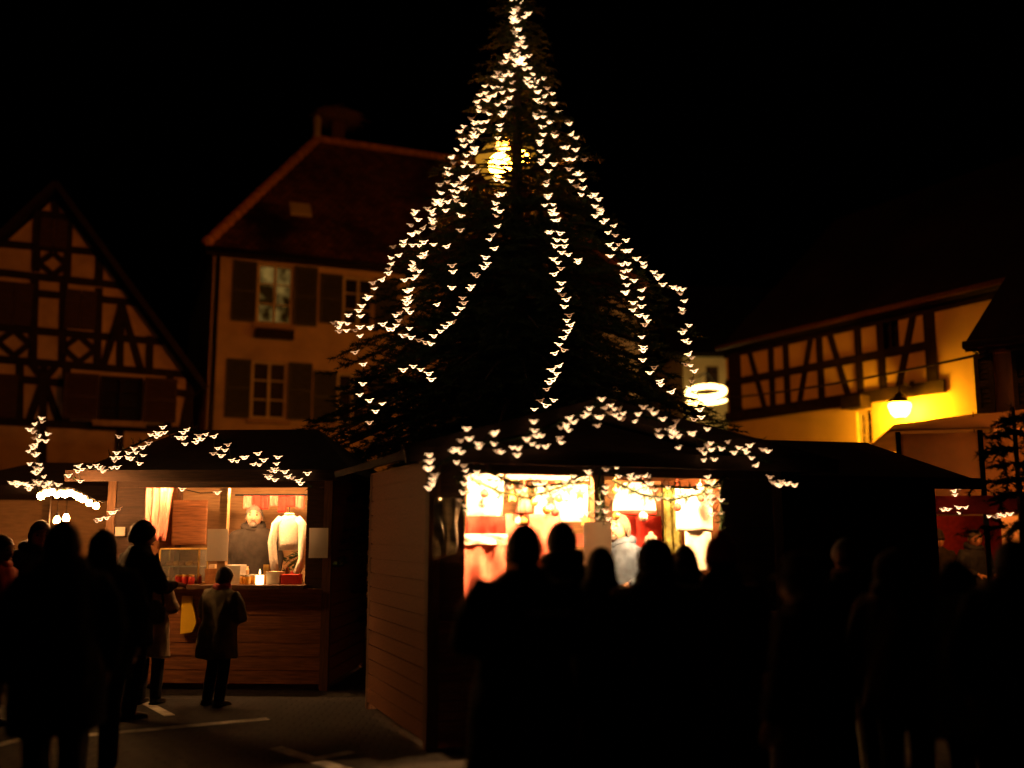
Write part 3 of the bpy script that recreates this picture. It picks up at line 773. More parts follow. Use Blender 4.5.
def chalet(fr, L, D, ev, label, op=None, counter=1.0, gable=None, hip=None, mats=('board', 'board_dark'), floor=.1, ov=.4, name='market_stall', side_ov=.32):
    t = thing(name, label, 'market stall', fr.o, fr.a)
    b, bd = mats
    m = MB(); boards_y(m, .09, D - .09, .0, .06, ev + .0215); m.build('side_wall', b, t)
    m = MB(); boards_y(m, .09, D - .09, L - .022, .06, ev + .0215, out=1); m.build('side_wall', b, t)
    m = MB(); boards_x(m, .09, L - .09, D - .03, .06, ev + .0215, out=1); m.build('back_wall', 'board_back', t)
    for x in (.0, L - .09):
        for y in (.0, D - .09):
            m = MB(); m.box(x + .002 if x else -.004, x + .09 if x == 0 else L + .004, y - (.004 if y == 0 else 0), y + .09, 0, ev + .02); m.build('corner_post', 'post', t)
    if op:
        x0, x1, zt = op
        m = MB(); boards_x(m, .092, L - .092, .012, .06, counter - .03); m.build('counter_front', b, t)
        m = MB()
        boards_x(m, .092, x0, .012, counter - .028, zt); boards_x(m, x1, L - .092, .012, counter - .028, zt)
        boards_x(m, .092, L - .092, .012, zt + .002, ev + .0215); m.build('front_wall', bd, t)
        MB().box(x0 - .03, x1 + .03, -.16, .45, counter - .025, counter + .015).build('counter', 'post', t)
    else:
        m = MB(); boards_x(m, .092, L - .092, .012, .06, ev); m.build('front_wall', bd, t)
        m = MB()
        for a in (.0, .5): m.box(L * (.12 + a * .78) , L * (.12 + a * .78) + L * .36, -.03, .004, .95, ev - .15)
        m.build('closed_shutter', bd, t)
    MB().box(.1, L - .1, .1, D - .1, .0, floor).build('floor', 'board_back', t)
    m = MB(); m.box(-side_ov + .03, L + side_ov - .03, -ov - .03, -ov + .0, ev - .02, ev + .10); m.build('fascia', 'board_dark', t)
    m = MB()
    if gable:
        gx, gz = gable; z = ev + .06
        for e, sd in ((-side_ov, -1), (L + side_ov, 1)):
            m.slab([(gx, -ov, gz), (e, -ov, z), (e, D + .25, z), (gx, D + .25, gz)], .06)
        rf = m.build('roof', 'felt', t)
        m = MB(); m.prism([(.02, ev + .03), (L - .02, ev + .03), (gx, gz - .09)], .03, .055); m.prism([(.02, ev + .03), (L - .02, ev + .03), (gx, gz - .09)], D - .05, D - .03); m.build('gable_board', bd, t)
        m = MB()
        for e in (-side_ov, L + side_ov): m.beam((gx, -ov - .012, gz - .03), (e, -ov - .012, z - .03), .13, .024)
        m.build('bargeboard', 'board_dark', t)
    else:
        x0, x1, rz, yb = hip; z = ev + .06; a, b_, c, d = (-side_ov, -ov, z), (L + side_ov, -ov, z), (L + side_ov, D + .3, z), (-side_ov, D + .3, z)
        p, q = (x0, yb, rz), (x1, yb, rz)
        for s in ([a, b_, q, p], [c, d, p, q], [d, a, p], [b_, c, q]): m.slab(s, .05)
        rf = m.build('roof', 'felt', t)
    MB().box(.0, L, .0, D, ev + .022, ev + .034).build('ceiling', 'board_back', t)
    return t
def put(m, name, mat, fr, x, y, z, label, cat, group=None, smooth=False, rz=0.0):
    o = m.build(name, mat, None, smooth, fr.w(x, y, z), fr.a + rz)
    return tag(o, label, cat, group)
def bulb_lamp(fr, x, y, z, top, label, r=.042, group='bare bulbs in the market stalls', mat='lamp_stall'):
    t = thing('light_bulb', label, 'light bulb', fr.w(x, y, z), fr.a, group)
    m = MB(); m.lathe([(0, -r), (r * .7, -r * .75), (r, -.1 * r), (r * .85, r * .6), (.018, r * 1.5)], (0, 0, 0), 12); m.build('bulb', mat, t, smooth=True)
    m = MB(); m.lathe([(.02, r * 1.5), (.022, r * 2.4), (.006, r * 2.6)], (0, 0, 0), 8); m.tube([(0, 0, r * 2.5), (0, 0, top - z)], .005, 4); m.build('cord', 'iron', t)
    return t

# --- centre stall
K = Frame((-.66, 8.0), 21)
KL, KD, KE = 3.36, 2.1, 2.22
jx0, jx1 = K.l(465, 520)[0], K.l(722, 520)[0]
gx, gz = K.l(602, 402, -.4)
chalet(K, KL, KD, KE, 'large wooden market stall with a bright open front and a row of customers before it', (jx0, jx1, 2.145), 1.0, (gx, gz))
def kp(px, py, y=0.0): return K.w(K.l(px, py, y)[0], y, K.l(px, py, y)[1])
px_ = K.l(600, 520)[0]
m = MB(); m.box(px_ - .05, px_ + .05, .004, .10, 1.02, 2.155)
o = put(m, 'stall_post', 'post', K, 0, 0, 0, 'slim wooden post dividing the bright opening of the large stall', 'post')
r = K.rect(584, 612, 522, 582, -.02)
m = MB(); m.sheet(lambda u, v: (r[0] + (r[1] - r[0]) * u, -.012 + .006 * math.sin(v * 5), r[2] + (r[3] - r[2]) * v), 3, 6, .002)
put(m, 'paper_sheet', 'paper', K, 0, 0, 0, 'blank white paper sheet pinned to the dividing post of the large stall', 'paper')
for px, py, y, lb in ((484, 472, .068, 'bare bulb over the white linen at the left of the large stall'), (556, 472, .068, 'bare bulb in the middle of the large stall, left of its dividing post'), (640, 472, .068, 'bare bulb above the seller with the blue jacket in the large stall'), (695, 472, .068, 'bare bulb over the white towels at the right of the large stall')):
    x, z = K.l(px, py, y); bulb_lamp(K, x, y, 2.208, KE + .2, lb, .03)
def cloth(fr, rc, y, mat, name, label, cat, wob=.02, fr_n=14, group=None, taper=0.0, lift=0.0):
    x0, x1, z0, z1 = rc; ph = rnd.uniform(0, 6)
    def fn(u, v):
        w = 1 - taper * (1 - v); xc = (x0 + x1) / 2
        return (xc + (x0 - xc + (x1 - x0) * u) * w, y + wob * math.sin(u * fr_n + ph) * (1.1 - .6 * v) + wob * .4 * math.sin(u * 7 + v * 6), z0 + (z1 - z0) * v + lift * math.sin(u * math.pi) * (1 - v))
    m = MB(); m.sheet(fn, 26, 10, .005)
    return put(m, name, mat, fr, 0, 0, 0, label, cat, group, True)
cloth(K, K.rect(467, 504, 471, 517, .8), .8, 'linen', 'linen_cloth', 'white linen cloth hanging at the upper left inside the large stall', 'cloth')
cloth(K, K.rect(534, 588, 484, 522, .95), .95, 'linen', 'linen_cloth', 'wide white linen cloth hanging inside the large stall, left of the dividing post', 'cloth')
cloth(K, K.rect(505, 590, 466, 480, 1.1), 1.1, 'linen', 'linen_cloth', 'narrow pale cloth strung high across the left half of the large stall', 'cloth')
cloth(K, K.rect(466, 505, 516, 540, .7), .7, 'red', 'red_cloth', 'dark red cloth hanging below the white linen in the large stall', 'cloth')
cloth(K, K.rect(462, 506, 540, 600, .5), .5, 'pink', 'tablecloth', 'red tablecloth hanging at the left end inside the large stall', 'tablecloth', .03)
cloth(K, K.rect(461, 507, 534, 545, .47), .47, 'linen', 'lace_edging', 'white lace edging lying along the top of the red tablecloth', 'lace', .02)
cloth(K, K.rect(505, 560, 514, 560, .6), .6, 'pink', 'pink_cloth', 'rose coloured cloth hanging behind the largest customer of the large stall', 'cloth')
cloth(K, K.rect(664, 682, 488, 575, .9), .9, 'green', 'wrapping_roll', 'green and gold patterned cloth strip hanging right of the seller in blue', 'cloth', .015)
cloth(K, K.rect(676, 713, 489, 531, .45), .45, 'linen', 'linen_towel', 'broad white linen towel hanging at the right of the large stall', 'towel', .012, 9)
cloth(K, K.rect(685, 712, 530, 572, .47), .47, 'linen', 'linen_towel', 'narrower cream towel hanging below the broad white one', 'towel', .01, 9)
cloth(K, K.rect(612, 662, 516, 560, 1.2), 1.2, 'red', 'red_cloth', 'bright red cloth hanging behind the seller with the blue jacket', 'cloth')
# shaded lamp, doll, ornaments, stars
x, z = K.l(634, 497, .85)
t = thing('lampshade', 'wide glowing white lampshade with red rim in the right half of the large stall', 'lamp', K.w(x, .85, z), K.a)
m = MB(); m.lathe([(.21, -.13), (.205, -.06), (.17, .06), (.10, .13), (.095, .135)], (0, 0, 0), 20); m.build('shade', 'lamp_soft', t, smooth=True)
m = MB(); m.lathe([(.212, -.17), (.214, -.132)], (0, 0, 0), 20); m.build('rim', 'red', t, smooth=True)
m = MB(); m.tube([(0, 0, .13), (0, 0, KE - z)], .006, 4); m.build('cord', 'iron', t)
x, z = K.l(524, 499, .55)
t = thing('angel_doll', 'pink dressed rag angel doll hanging beside the white linen of the large stall', 'doll', K.w(x, .55, z), K.a)
m = MB(); m.lathe([(.075, -.12), (.07, -.06), (.035, .04), (.018, .06)], (0, 0, 0), 14); m.build('dress', 'pink', t, smooth=True)
m = MB(); m.ell((0, 0, .09), (.035, .035, .04)); m.build('face', 'skin', t, smooth=True)
m = MB(); m.tube([(0, 0, .12), (0, 0, KE - z)], .003, 4); m.build('thread', 'linen', t)
for k, (px, py, mt) in enumerate(((567, 491, 'gold'), (580, 494, 'gold'), (512, 496, 'gold'), (551, 500, 'red'), (585, 520, 'gold'))):
    x, z = K.l(px, py, .45); m = MB(); pts = []
    for i in range(10):
        a = math.pi / 2 + i * math.pi / 5; q = .06 if i % 2 == 0 else .026; pts.append((q * math.cos(a), q * math.sin(a)))
    m.prism(pts, -.006, .006); m.tube([(0, 0, .058), (0, 0, KE - z)], .0025, 3)
    put(m, 'straw_star', mt, K, x, .45, z, ('red felt star hanging in the left half of the large stall' if mt == 'red' else 'small golden star hanging on a thread in the large stall'), 'star ornament', 'hanging stars in the large stall')
x, z = K.l(651, 541, .35)
m = MB(); m.lathe([(0, -.06), (.045, -.05), (.065, -.01), (.055, .04), (.02, .062), (.022, .08), (0, .085)], (0, 0, 0), 16)
put(m, 'glass_ball', 'wool_grey', K, x, .35, z, 'grey ball ornament hanging right of the seller in the blue jacket', 'ornament', smooth=True)
for k in range(9):
    x = jx0 + .55 + k * .21
    if abs(x - px_) < .1: continue
    m = MB(); m.lathe([(.03, 0), (.03, .11 + .02 * (k % 3)), (.004, .115 + .02 * (k % 3)), (.003, .14 + .02 * (k % 3))], (0, 0, 0), 10)
    put(m, 'candle', 'red', K, x, .2, 1.018, 'plain red candle standing in the row on the large stall counter', 'candle', 'red candles on the large stall counter', True)
# goods on a back shelf and hanging baubles of the large stall
m = MB(); m.box(.12, KL - .12, 1.55, 1.95, 1.50, 1.53); put(m, 'back_shelf', 'board_back', K, 0, 0, 0, 'long board shelf along the back of the large stall', 'shelf')
for k in range(22):
    x = .25 + k * .133 + rnd.uniform(-.02, .02); h = rnd.uniform(.10, .26); mt, cl = rnd.choice((('red', 'red'), ('linen', 'white'), ('gold', 'golden'), ('carton', 'brown'), ('pink', 'rose')))
    m = MB(); w = rnd.uniform(.045, .06)
    if k % 3 == 0:
        m.lathe([(w, 0), (w, h), (w * 1.05, h), (w * 1.05, h * 1.12), (w * .2, h * 1.16), (0, h * 1.16)], (0, 0, 0), 14); put(m, 'tin', mt, K, x, 1.75, 1.531, cl + ' round tin on the back shelf of the large stall', 'tin', 'goods on the back shelf')
    else:
        m.box(-w, w, -.05, .05, 0, h); m.box(-w - .003, w + .003, -.053, .053, h * .8, h + .004); put(m, 'gift_box', mt, K, x, 1.75, 1.531, cl + ' upright gift box on the back shelf of the large stall', 'box', 'goods on the back shelf')
for k in range(26):
    px, py = rnd.uniform(470, 712), rnd.uniform(484, 524); yy = rnd.uniform(.28, .42); x, z = K.l(px, py, yy); mt, cl = rnd.choice((('red', 'red'), ('gold', 'golden'), ('linen', 'white')))
    if abs(x - px_) < .08: continue
    m = MB(); r_ = rnd.uniform(.028, .042); m.ell((0, 0, 0), (r_, r_, r_), 14, 9); m.lathe([(.010, r_ * .95), (.010, r_ * 1.2), (0, r_ * 1.22)], (0, 0, 0), 8); m.tube([(0, 0, r_), (0, 0, KE - z)], .002, 3)
    put(m, 'bauble', mt, K, x, yy, z, cl + ' glass bauble hanging on a thread in the large stall', 'bauble', 'baubles in the large stall', True)
# folded tarpaulin at the left jamb
rc = K.rect(434, 462, 498, 560, -.09)
def tarp(u, v):
    return (rc[0] + (rc[1] - rc[0]) * u * (.75 + .25 * v), -.09 + .03 * math.sin(u * 11 + v * 4) + .02 * math.sin(v * 9 + u * 3), rc[2] + (rc[3] - rc[2]) * v + .05 * u * (1 - v))
m = MB(); m.sheet(tarp, 20, 16, .006)
put(m, 'tarpaulin', 'plastic', K, 0, 0, 0, 'crumpled clear tarpaulin hung on the left jamb of the large stall', 'tarpaulin', None, True)

# --- left stall
q = at(108, 500, 11.15)
A_ = Frame((q.x, q.y), -3)
AL, AD, AE = A_.l(331, 540)[0], 2.0, 2.24
ax0, ax1 = A_.l(143, 530)[0], A_.l(306, 530)[0]
rx0, rz0 = A_.l(186, 430, .9); rx1 = A_.l(318, 430, .9)[0]
chalet(A_, AL, AD, AE, 'smaller wooden market stall with red curtain and food counter, left of the christmas tree', (ax0, ax1, 2.17), 1.1, None, (rx0, rx1, rz0, .9), floor=.2)
for px, y, lb in ((160, .08, 'bare bulb above the rose curtain in the smaller stall'), (236, .08, 'bare bulb over the grey-haired seller of the smaller stall'), (287, .08, 'bare bulb above the white jumper in the smaller stall')):
    bulb_lamp(A_, A_.l(px, 490, y)[0], y, 2.23, AE + .2, lb, .027, mat='lamp_stall_small')
cloth(A_, A_.rect(138, 172, 487, 541, .35), .35, 'redstripe', 'curtain', 'rose red gathered curtain at the left end of the smaller stall', 'curtain', .035, 26, taper=.35)
cloth(A_, A_.rect(172, 207, 500, 545, 1.2), 1.2, 'board', 'back_board', 'plain brown board hanging on the back of the smaller stall', 'board', .0)
m = MB(); a = A_.l(222, 530)[0]; m.box(a - .045, a + .045, .01, .10, 1.12, 2.165)
put(m, 'stall_post', 'board_back', A_, 0, 0, 0, 'pale wooden post in the opening of the smaller stall', 'post')
for (p0, p1, p2, p3, y, lb) in ((207, 228, 529, 561, -.02, 'white paper price sheet on the pale post of the smaller stall'), (309, 328, 528, 558, -.03, 'white paper sheet on the right front wall of the smaller stall'), (115, 125, 527, 536, -.02, 'small white paper at the left end of the smaller stall')):
    r_ = A_.rect(p0, p1, p2, p3, y); m = MB(); m.sheet(lambda u, v: (r_[0] + (r_[1] - r_[0]) * u, y + .006 * math.sin(v * 4), r_[2] + (r_[3] - r_[2]) * v), 3, 6, .002)
    put(m, 'paper_sheet', 'paper', A_, 0, 0, 0, lb, 'paper')
# red scarves on a rail and the jumper
x0, x1, z0, z1 = A_.rect(243, 304, 500, 514, .75)
for k in range(7):
    a = x0 + (x1 - x0) * (k + .5) / 7; ln_ = rnd.uniform(.12, .22); w = .05
    m = MB(); m.sheet(lambda u, v: (a - w + 2 * w * u, .75 + .012 * math.sin(u * 8 + k), z1 + .05 - ln_ * (1 - v)), 6, 5, .012)
    put(m, 'scarf', 'red' if k % 3 else 'pink', A_, 0, 0, 0, 'red woollen scarf hanging from the rail in the smaller stall' if k % 3 else 'rose woollen scarf hanging from the rail in the smaller stall', 'scarf', 'scarves on the rail in the smaller stall', True)
m = MB(); m.tube([(x0 - .1, .755, z1 + .06), (x1 + .06, .755, z1 + .06)], .012, 6); put(m, 'rail', 'iron', A_, 0, 0, 0, 'thin rail carrying the red scarves in the smaller stall', 'rail')
sc = A_.rect(269, 308, 512, 576, .30); cx_, w_, h_ = (sc[0] + sc[1]) / 2, sc[1] - sc[0], sc[3] - sc[2]
t = thing('knitted_jumper', 'thick white knitted jumper with dangling sleeves hanging at the right of the smaller stall', 'jumper', A_.w(cx_, .30, (sc[2] + sc[3]) / 2), A_.a)
W, H_ = w_, h_
m = MB(); m.tube([(0, 0, -.10 * H_), (0, 0, .02 * H_), (0, 0, .28 * H_), (0, 0, .40 * H_), (0, 0, .46 * H_)], [(.25 * W, .05), (.27 * W, .055), (.29 * W, .055), (.26 * W, .05), (.10 * W, .04)], 18)
jb = m.build('body', 'fleece', t, smooth=True)
for sd in (-1, 1):
    m = MB(); m.tube([(sd * .20 * W, 0, .40 * H_), (sd * .34 * W, 0, .30 * H_), (sd * (.41 if sd < 0 else .38) * W, -.02, .02 * H_), (sd * .37 * W, -.01, -.24 * H_), (sd * (.31 if sd < 0 else .24) * W, .0, -.46 * H_)], [.10 * W, .115 * W, .11 * W, .105 * W, .10 * W], 12)
    m.build('sleeve', 'fleece', t, smooth=True)
m = MB(); m.tube([(math.cos(q_) * .10 * W, math.sin(q_) * .04, .465 * H_) for q_ in [i * math.tau / 16 for i in range(16)]], .022 * W + .004, 7, closed=True); m.build('collar', 'fleece', t, smooth=True)
m = MB(); m.tube([(-.2 * W, 0, .36 * H_), (0, 0, .5 * H_), (0, 0, .5 * H_ + .06)], .006, 5); m.build('hanger', 'iron', t)
# counter goods of the left stall
cz = 1.118
def lx(px): return A_.l(px, 580, .1)[0]
x0, x1 = lx(160), lx(199)
t = thing('display_case', 'glass display case of pastries on the smaller stall counter', 'display case', A_.w((x0 + x1) / 2, .2, cz), A_.a)
w = (x1 - x0) / 2
m = MB()
m.box(-w, w, -.14, .14, -.002, .012); m.build('base', 'gold', t); MB().box(-w, w, -.14, .14, .372, .386).build('top', 'gold', t)
for a, b in ((-w, -.13), (w, -.13), (-w, .13), (w, .13)): MB().box(a - .008, a + .008, b - .008, b + .008, .013, .371).build('upright', 'gold', t)
m = MB(); m.box(-w + .01, w - .01, -.138, -.134, .014, .37); m.box(-w + .002, -w + .006, -.12, .12, .014, .37); m.box(w - .006, w - .002, -.12, .12, .014, .37); m.build('pane', 'caseglass', t)
MB().box(-w + .01, w - .01, -.12, .125, .18, .188).build('shelf', 'frame', t)
for k in range(10):
    xx = -w + .07 + (k % 5) * (2 * w - .14) / 4; zz = .012 if k < 5 else .189
    m = MB(); m.lathe([(.045, .004), (.05, .02), (.04, .045), (.015, .058), (0, .06)], (0, 0, 0), 12)
    put(m, 'pastry', 'bread' if k % 2 else 'honey', A_, (x0 + x1) / 2 + xx, .19, cz + zz, 'round brown pastry inside the glass display case' if k % 2 else 'golden glazed pastry inside the glass display case', 'pastry', 'pastries in the display case', True)
for k in range(16):
    kk, row = k % 8, k // 8
    xx = lx(184 + kk * 3.2 + row * 1.5 if kk < 5 else 246 + (kk - 5) * 6 + row * 3); yy = -.06 + .05 * (kk % 2) + row * .16
    red = kk < 5
    t = thing('jam_jar', 'small jar of red jam beside the display case' if red else 'small honey jar on the right of the smaller stall counter', 'jar', A_.w(xx, yy, cz), A_.a, 'preserve jars on the smaller stall counter')
    m = MB(); m.lathe([(.032, .002), (.035, .01), (.035, .075), (.028, .085)], (0, 0, 0), 12); m.build('jar', 'jam' if red else 'honey', t, smooth=True)
    m = MB(); m.lathe([(.031, .086), (.031, .102), (0, .103)], (0, 0, 0), 12); m.build('lid', 'gold' if red else 'frame', t)
for px0, px1, h, mt, nm, lb, cat, yy in ((206, 221, .16, 'bread', 'gingerbread_box', 'brown gingerbread box on the smaller stall counter', 'box', .06), (222, 242, .20, 'linen', 'white_box', 'white carton left of the honey jars on the smaller stall counter', 'box', .02), (269, 282, .13, 'carton', 'carton_box', 'small brown carton below the white jumper', 'box', .0), (284, 300, .10, 'red', 'gift_box', 'flat red box at the right end of the smaller stall counter', 'box', -.02)):
    a, b = lx(px0), lx(px1); m = MB(); m.box(0, b - a, 0, .2, 0, h); m.box(-.004, b - a + .004, -.004, .204, h * .72, h + .004)
    put(m, nm, mt, A_, a, yy, cz, lb, cat)
t = thing('candle_jar', 'burning white jar candle at the middle right of the smaller stall counter', 'candle', A_.w(lx(264), -.06, cz), A_.a)
m = MB(); m.lathe([(.04, 0), (.045, .01), (.045, .10)], (0, 0, 0), 14); m.build('wax', 'lamp_soft', t, smooth=True)
m = MB(); m.lathe([(0, .1), (.012, .12), (.008, .15), (0, .17)], (0, 0, 0), 8); m.build('flame', 'lamp_soft', t, smooth=True)
for k in range(14):
    px = 205 + k * 6.9; h = rnd.uniform(.06, .20); w = rnd.uniform(.022, .036); mt, cl = rnd.choice((('bread', 'brown'), ('linen', 'white'), ('red', 'red'), ('gold', 'golden'), ('carton', 'tan')))
    m = MB()
    if k % 2: m.lathe([(w, 0), (w * 1.05, h * .8), (w * .7, h * .9), (w * .7, h), (0, h)], (0, 0, 0), 12)
    else: m.box(-w, w, -w, w, 0, h); m.box(-w - .003, w + .003, -w - .003, w + .003, h * .75, h + .003)
    put(m, 'packet' if k % 2 == 0 else 'tin', mt, A_, lx(px), .33, cz, cl + (' packet' if k % 2 == 0 else ' round tin') + ' in the back row of the smaller stall counter', 'packet' if k % 2 == 0 else 'tin', 'wares in the back row of the smaller stall')
# yellow bag on the counter front
r_ = A_.rect(181, 195, 596, 634, -.05); w, h = r_[1] - r_[0], r_[3] - r_[2]
m = MB(); m.prism([(0, 0), (w * .85, .02), (w * 1.1, h * .28), (w * .95, h * .55), (w * .72, h * .8), (w * .7, h), (0, h)], -.05, -.01)
put(m, 'carrier_bag', 'yellow', A_, r_[0], 0, r_[2], 'bright yellow carrier bag hanging on the counter front of the smaller stall', 'bag')

# --- dark closed stall on the right
B_ = Frame((2.55, 10.6), 15)
BL, BD = 2.25, 2.0
hx0, hz0 = B_.l(772, 440, 1.0); hx1 = B_.l(866, 442, 1.0)[0]
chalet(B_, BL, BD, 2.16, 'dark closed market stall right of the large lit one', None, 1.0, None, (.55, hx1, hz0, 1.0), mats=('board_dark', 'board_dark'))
# --- far left stall
q = at(-40, 500, 14.0)
Z_ = Frame((q.x, q.y), 18)
zx0, zx1 = Z_.l(54, 520)[0], Z_.l(150, 520)[0]
chalet(Z_, zx1 + .3, 2.0, 2.24, 'small distant market stall behind the passers-by at the left edge', (.35, zx1 - .2, 2.14), 1.0, None, (.8, zx1 - .6, 2.75, 1.0))
m = MB(); a = Z_.l(49, 520)[0]; m.box(a - .05, a + .05, -.42, -.32, 0, 2.2); put(m, 'stall_post', 'board_back', Z_, 0, 0, 0, 'pale post under the eave of the distant left stall', 'post')
fp_ = [at(px, py, 10.35) for px, py in ((30, 491), (41, 496), (47, 493), (52, 492), (57, 495), (61, 493), (65, 494), (70, 493), (75, 495), (79, 497), (83, 499), (89, 503), (96, 506), (104, 508))]
m = MB(); m.tube([Vector(p) + Vector((0, 0, .06)) for p in fp_], .008, 5)
tag(m.build('festoon_cable', 'iron'), 'black cable with a short bright row of bulbs left of the smaller stall', 'cable')
for p in fp_[1:13]:
    t = thing('light_bulb', 'glowing bulb in the short bright row left of the smaller stall', 'light bulb', p, 0, 'bulbs in the row left of the smaller stall')
    m = MB(); r = rnd.uniform(.026, .04); m.lathe([(0, -r), (r * .7, -r * .75), (r, -.1 * r), (r * .85, r * .5), (.016, r * .9)], (0, 0, 0), 12); m.build('bulb', 'lamp_far', t, smooth=True)
    m = MB(); m.lathe([(.018, .036), (.018, .06)], (0, 0, 0), 8); m.build('socket', 'iron', t)
for px, py, lb in ((57, 521, 'lower hanging bulb inside the distant left stall'), (66, 519, 'second, higher bulb inside the distant left stall')):
    x, z = Z_.l(px, py, .2); bulb_lamp(Z_, x, .2, z, 2.26, lb, .045, 'bulbs of the distant left stall', 'lamp_far')
m = MB(); x, z = Z_.l(64, 545, .6); m.lathe([(.03, -.3), (.10, -.2), (.12, 0), (.07, .2), (.03, .3)], (0, 0, 0), 12); put(m, 'paper_lantern', 'linen', Z_, x, .6, z, 'long pale paper ornament hanging in the distant left stall', 'ornament', smooth=True)

# --- market tent on the right, red valance, small fir
T0 = at(889, 430, 13.4)
TT = Frame((T0.x, T0.y), -14)
tl = 4.2; th_ = T0.z
t = thing('market_tent', 'beige canvas market tent in front of the lantern lit house wall', 'tent', TT.o, TT.a)
m = MB(); m.slab([(0, 0, th_), (tl, 0, th_ + .02), (tl, 1.9, th_ + .72), (.3, 1.9, th_ + .27)], .02); m.slab([(0, 3.6, th_), (0, 0, th_), (.3, 1.9, th_ + .27)], .02); m.slab([(tl, 3.6, th_), (0, 3.6, th_), (.3, 1.9, th_ + .27), (tl, 1.9, th_ + .72)], .02); m.build('canopy', 'canvas', t)
for x in (.12, 1.15, tl - .1):
    for y in (.1, 3.4): MB().box(x - .03, x + .03, y - .03, y + .03, 0, th_ - .02).build('pole', 'iron', t)
m = MB(); m.sheet(lambda u, v: (.14 + 1.0 * u, .1 + .03 * math.sin(u * 9) * (1 - v), 1.9 + (th_ - 1.95) * v), 20, 6, .006); m.sheet(lambda u, v: (1.18 + (tl - 1.3) * u, .1 + .04 * math.sin(u * 14) * (1 - v), 1.9 + (th_ - 1.95) * v), 30, 6, .006); m.build('side_cloth', 'canvas', t, smooth=True)
m = MB(); m.sheet(lambda u, v: (.14 + (tl - .2) * u, 3.4 + .04 * math.sin(u * 20), .05 + (th_ - .1) * v), 30, 6, .006); m.build('back_cloth', 'coat_red', t, smooth=True)
m = MB(); m.sheet(lambda u, v: (.5 + (tl - .6) * u, -.06 + .03 * math.sin(u * 40), 1.92 + .24 * v), 60, 4, .008); m.build('valance', 'red', t, smooth=True)
bulb_lamp(TT, 1.6, .8, 2.62, th_ + .3, 'warm bulb inside the canvas tent at the right', .05, None, 'lamp_tent')
bulb_lamp(TT, 1.2, .7, 2.06, th_ + .3, 'low warm bulb behind the red valance of the canvas tent', .03, None, 'lamp_tent')
bulb_lamp(TT, 2.9, 1.0, 2.5, th_ + .3, 'second warm bulb deeper inside the canvas tent near the photo edge', .05, None, 'lamp_tent')
c = at(1020, 500, 8.6)
sf = thing('small_fir', 'small dark fir tree on a pole at the right edge, before the tent', 'tree', (c.x, c.y, 0))
m = MB(); m.tube([(0, 0, 0), (0, 0, 2.75)], [.05, .015], 8); m.build('trunk', 'bark', sf)
m = MB(); zz = 1.75
while zz < 2.75:
    rr = .48 * (2.85 - zz) + .04
    for i in range(5):
        a = rnd.uniform(0, 6.28); h = Vector((math.cos(a), math.sin(a), 0)); L = rr * rnd.uniform(.5, 1.2); p0 = Vector((0, 0, zz))
        spray(m, p0, h + Vector((0, 0, -.15)), L, int(20 + 50 * L), .07, .010)
        for k in range(5): spray(m, p0 + h * L * (.3 + .14 * k) - Vector((0, 0, .05 * k * L)), h * .6 + Vector((rnd.gauss(0, .7), rnd.gauss(0, .7), rnd.gauss(-.15, .3))), .13, 16, .06, .009)
    zz += .13
m.build('crown', 'needle', sf, fix=False)

# --- fir garlands and fairy lights on the stalls
y0 = -.44
garland('thick fir garland laid over the gable of the large stall', [kp(*p, y0) for p in ((430, 470), (470, 446), (530, 436), (600, 404), (660, 420), (720, 447), (772, 463))], .06, 200)
garland('fir garland looped under the top of the bright opening, left of the post', [kp(*p, -.06) for p in ((466, 474), (485, 470), (505, 480), (530, 487), (560, 484), (592, 472))], .055, 260)
garland('fir garland looped under the top of the bright opening, right of the post', [kp(*p, -.06) for p in ((608, 472), (630, 476), (655, 486), (690, 488), (716, 484), (726, 476))], .055, 260)
garland('second fir garland sagging deeper across the left half of the bright opening', [kp(*p, .12) for p in ((470, 478), (500, 492), (528, 498), (552, 490), (588, 478))], .06, 300)
garland('second fir garland sagging deeper across the right half of the bright opening', [kp(*p, .12) for p in ((612, 480), (640, 494), (672, 500), (700, 494), (720, 482))], .06, 300)
garland('fir garland wound down the dividing post of the large stall', [kp(*p, -.06) for p in ((600, 472), (598, 490), (602, 505), (599, 520))], .06, 340)
garland('fir garland hanging down the right jamb of the large stall', [kp(*p, -.06) for p in ((724, 478), (720, 495), (722, 515), (720, 535))], .05, 300)
garland('fir garland hanging down the left jamb of the large stall', [kp(*p, -.06) for p in ((462, 476), (464, 495), (463, 512))], .045, 300)
GS = 'fairy light strings on the market stalls'
def stall_string(label, fr, y, poly, step, jx=3, jy=3, size=.082):
    P = [fr.w(fr.l(a, b, y)[0], y + rnd.uniform(-.02, .02), fr.l(a, b, y)[1]) for a, b in along(poly, step, jx, jy)]
    return fairy(label, P, size * .94, 'fairy_small', GS)
stall_string('fairy light string over the left slope of the large stall gable', K, -.5, [(462, 464), (458, 448), (475, 442), (516, 448), (530, 446), (534, 432), (556, 436), (575, 415), (594, 414), (605, 405)], 4.6, 3.5, 6.5, .075)
stall_string('fairy light string over the right slope of the large stall gable', K, -.5, [(605, 407), (620, 420), (632, 414), (655, 418), (658, 430), (676, 426), (672, 438), (694, 438), (712, 444), (706, 454), (730, 446), (752, 456), (768, 461)], 4.6, 3.5, 6, .075)
stall_string('short fairy light cluster dangling at the left eave corner of the large stall', K, -.5, [(430, 456), (427, 468), (437, 480), (428, 489)], 5.5, 2, 1.5)
stall_string('fairy light cluster at the right eave end of the large stall', K, -.5, [(770, 480), (778, 488), (784, 483), (797, 486)], 4.0, 2, 2)
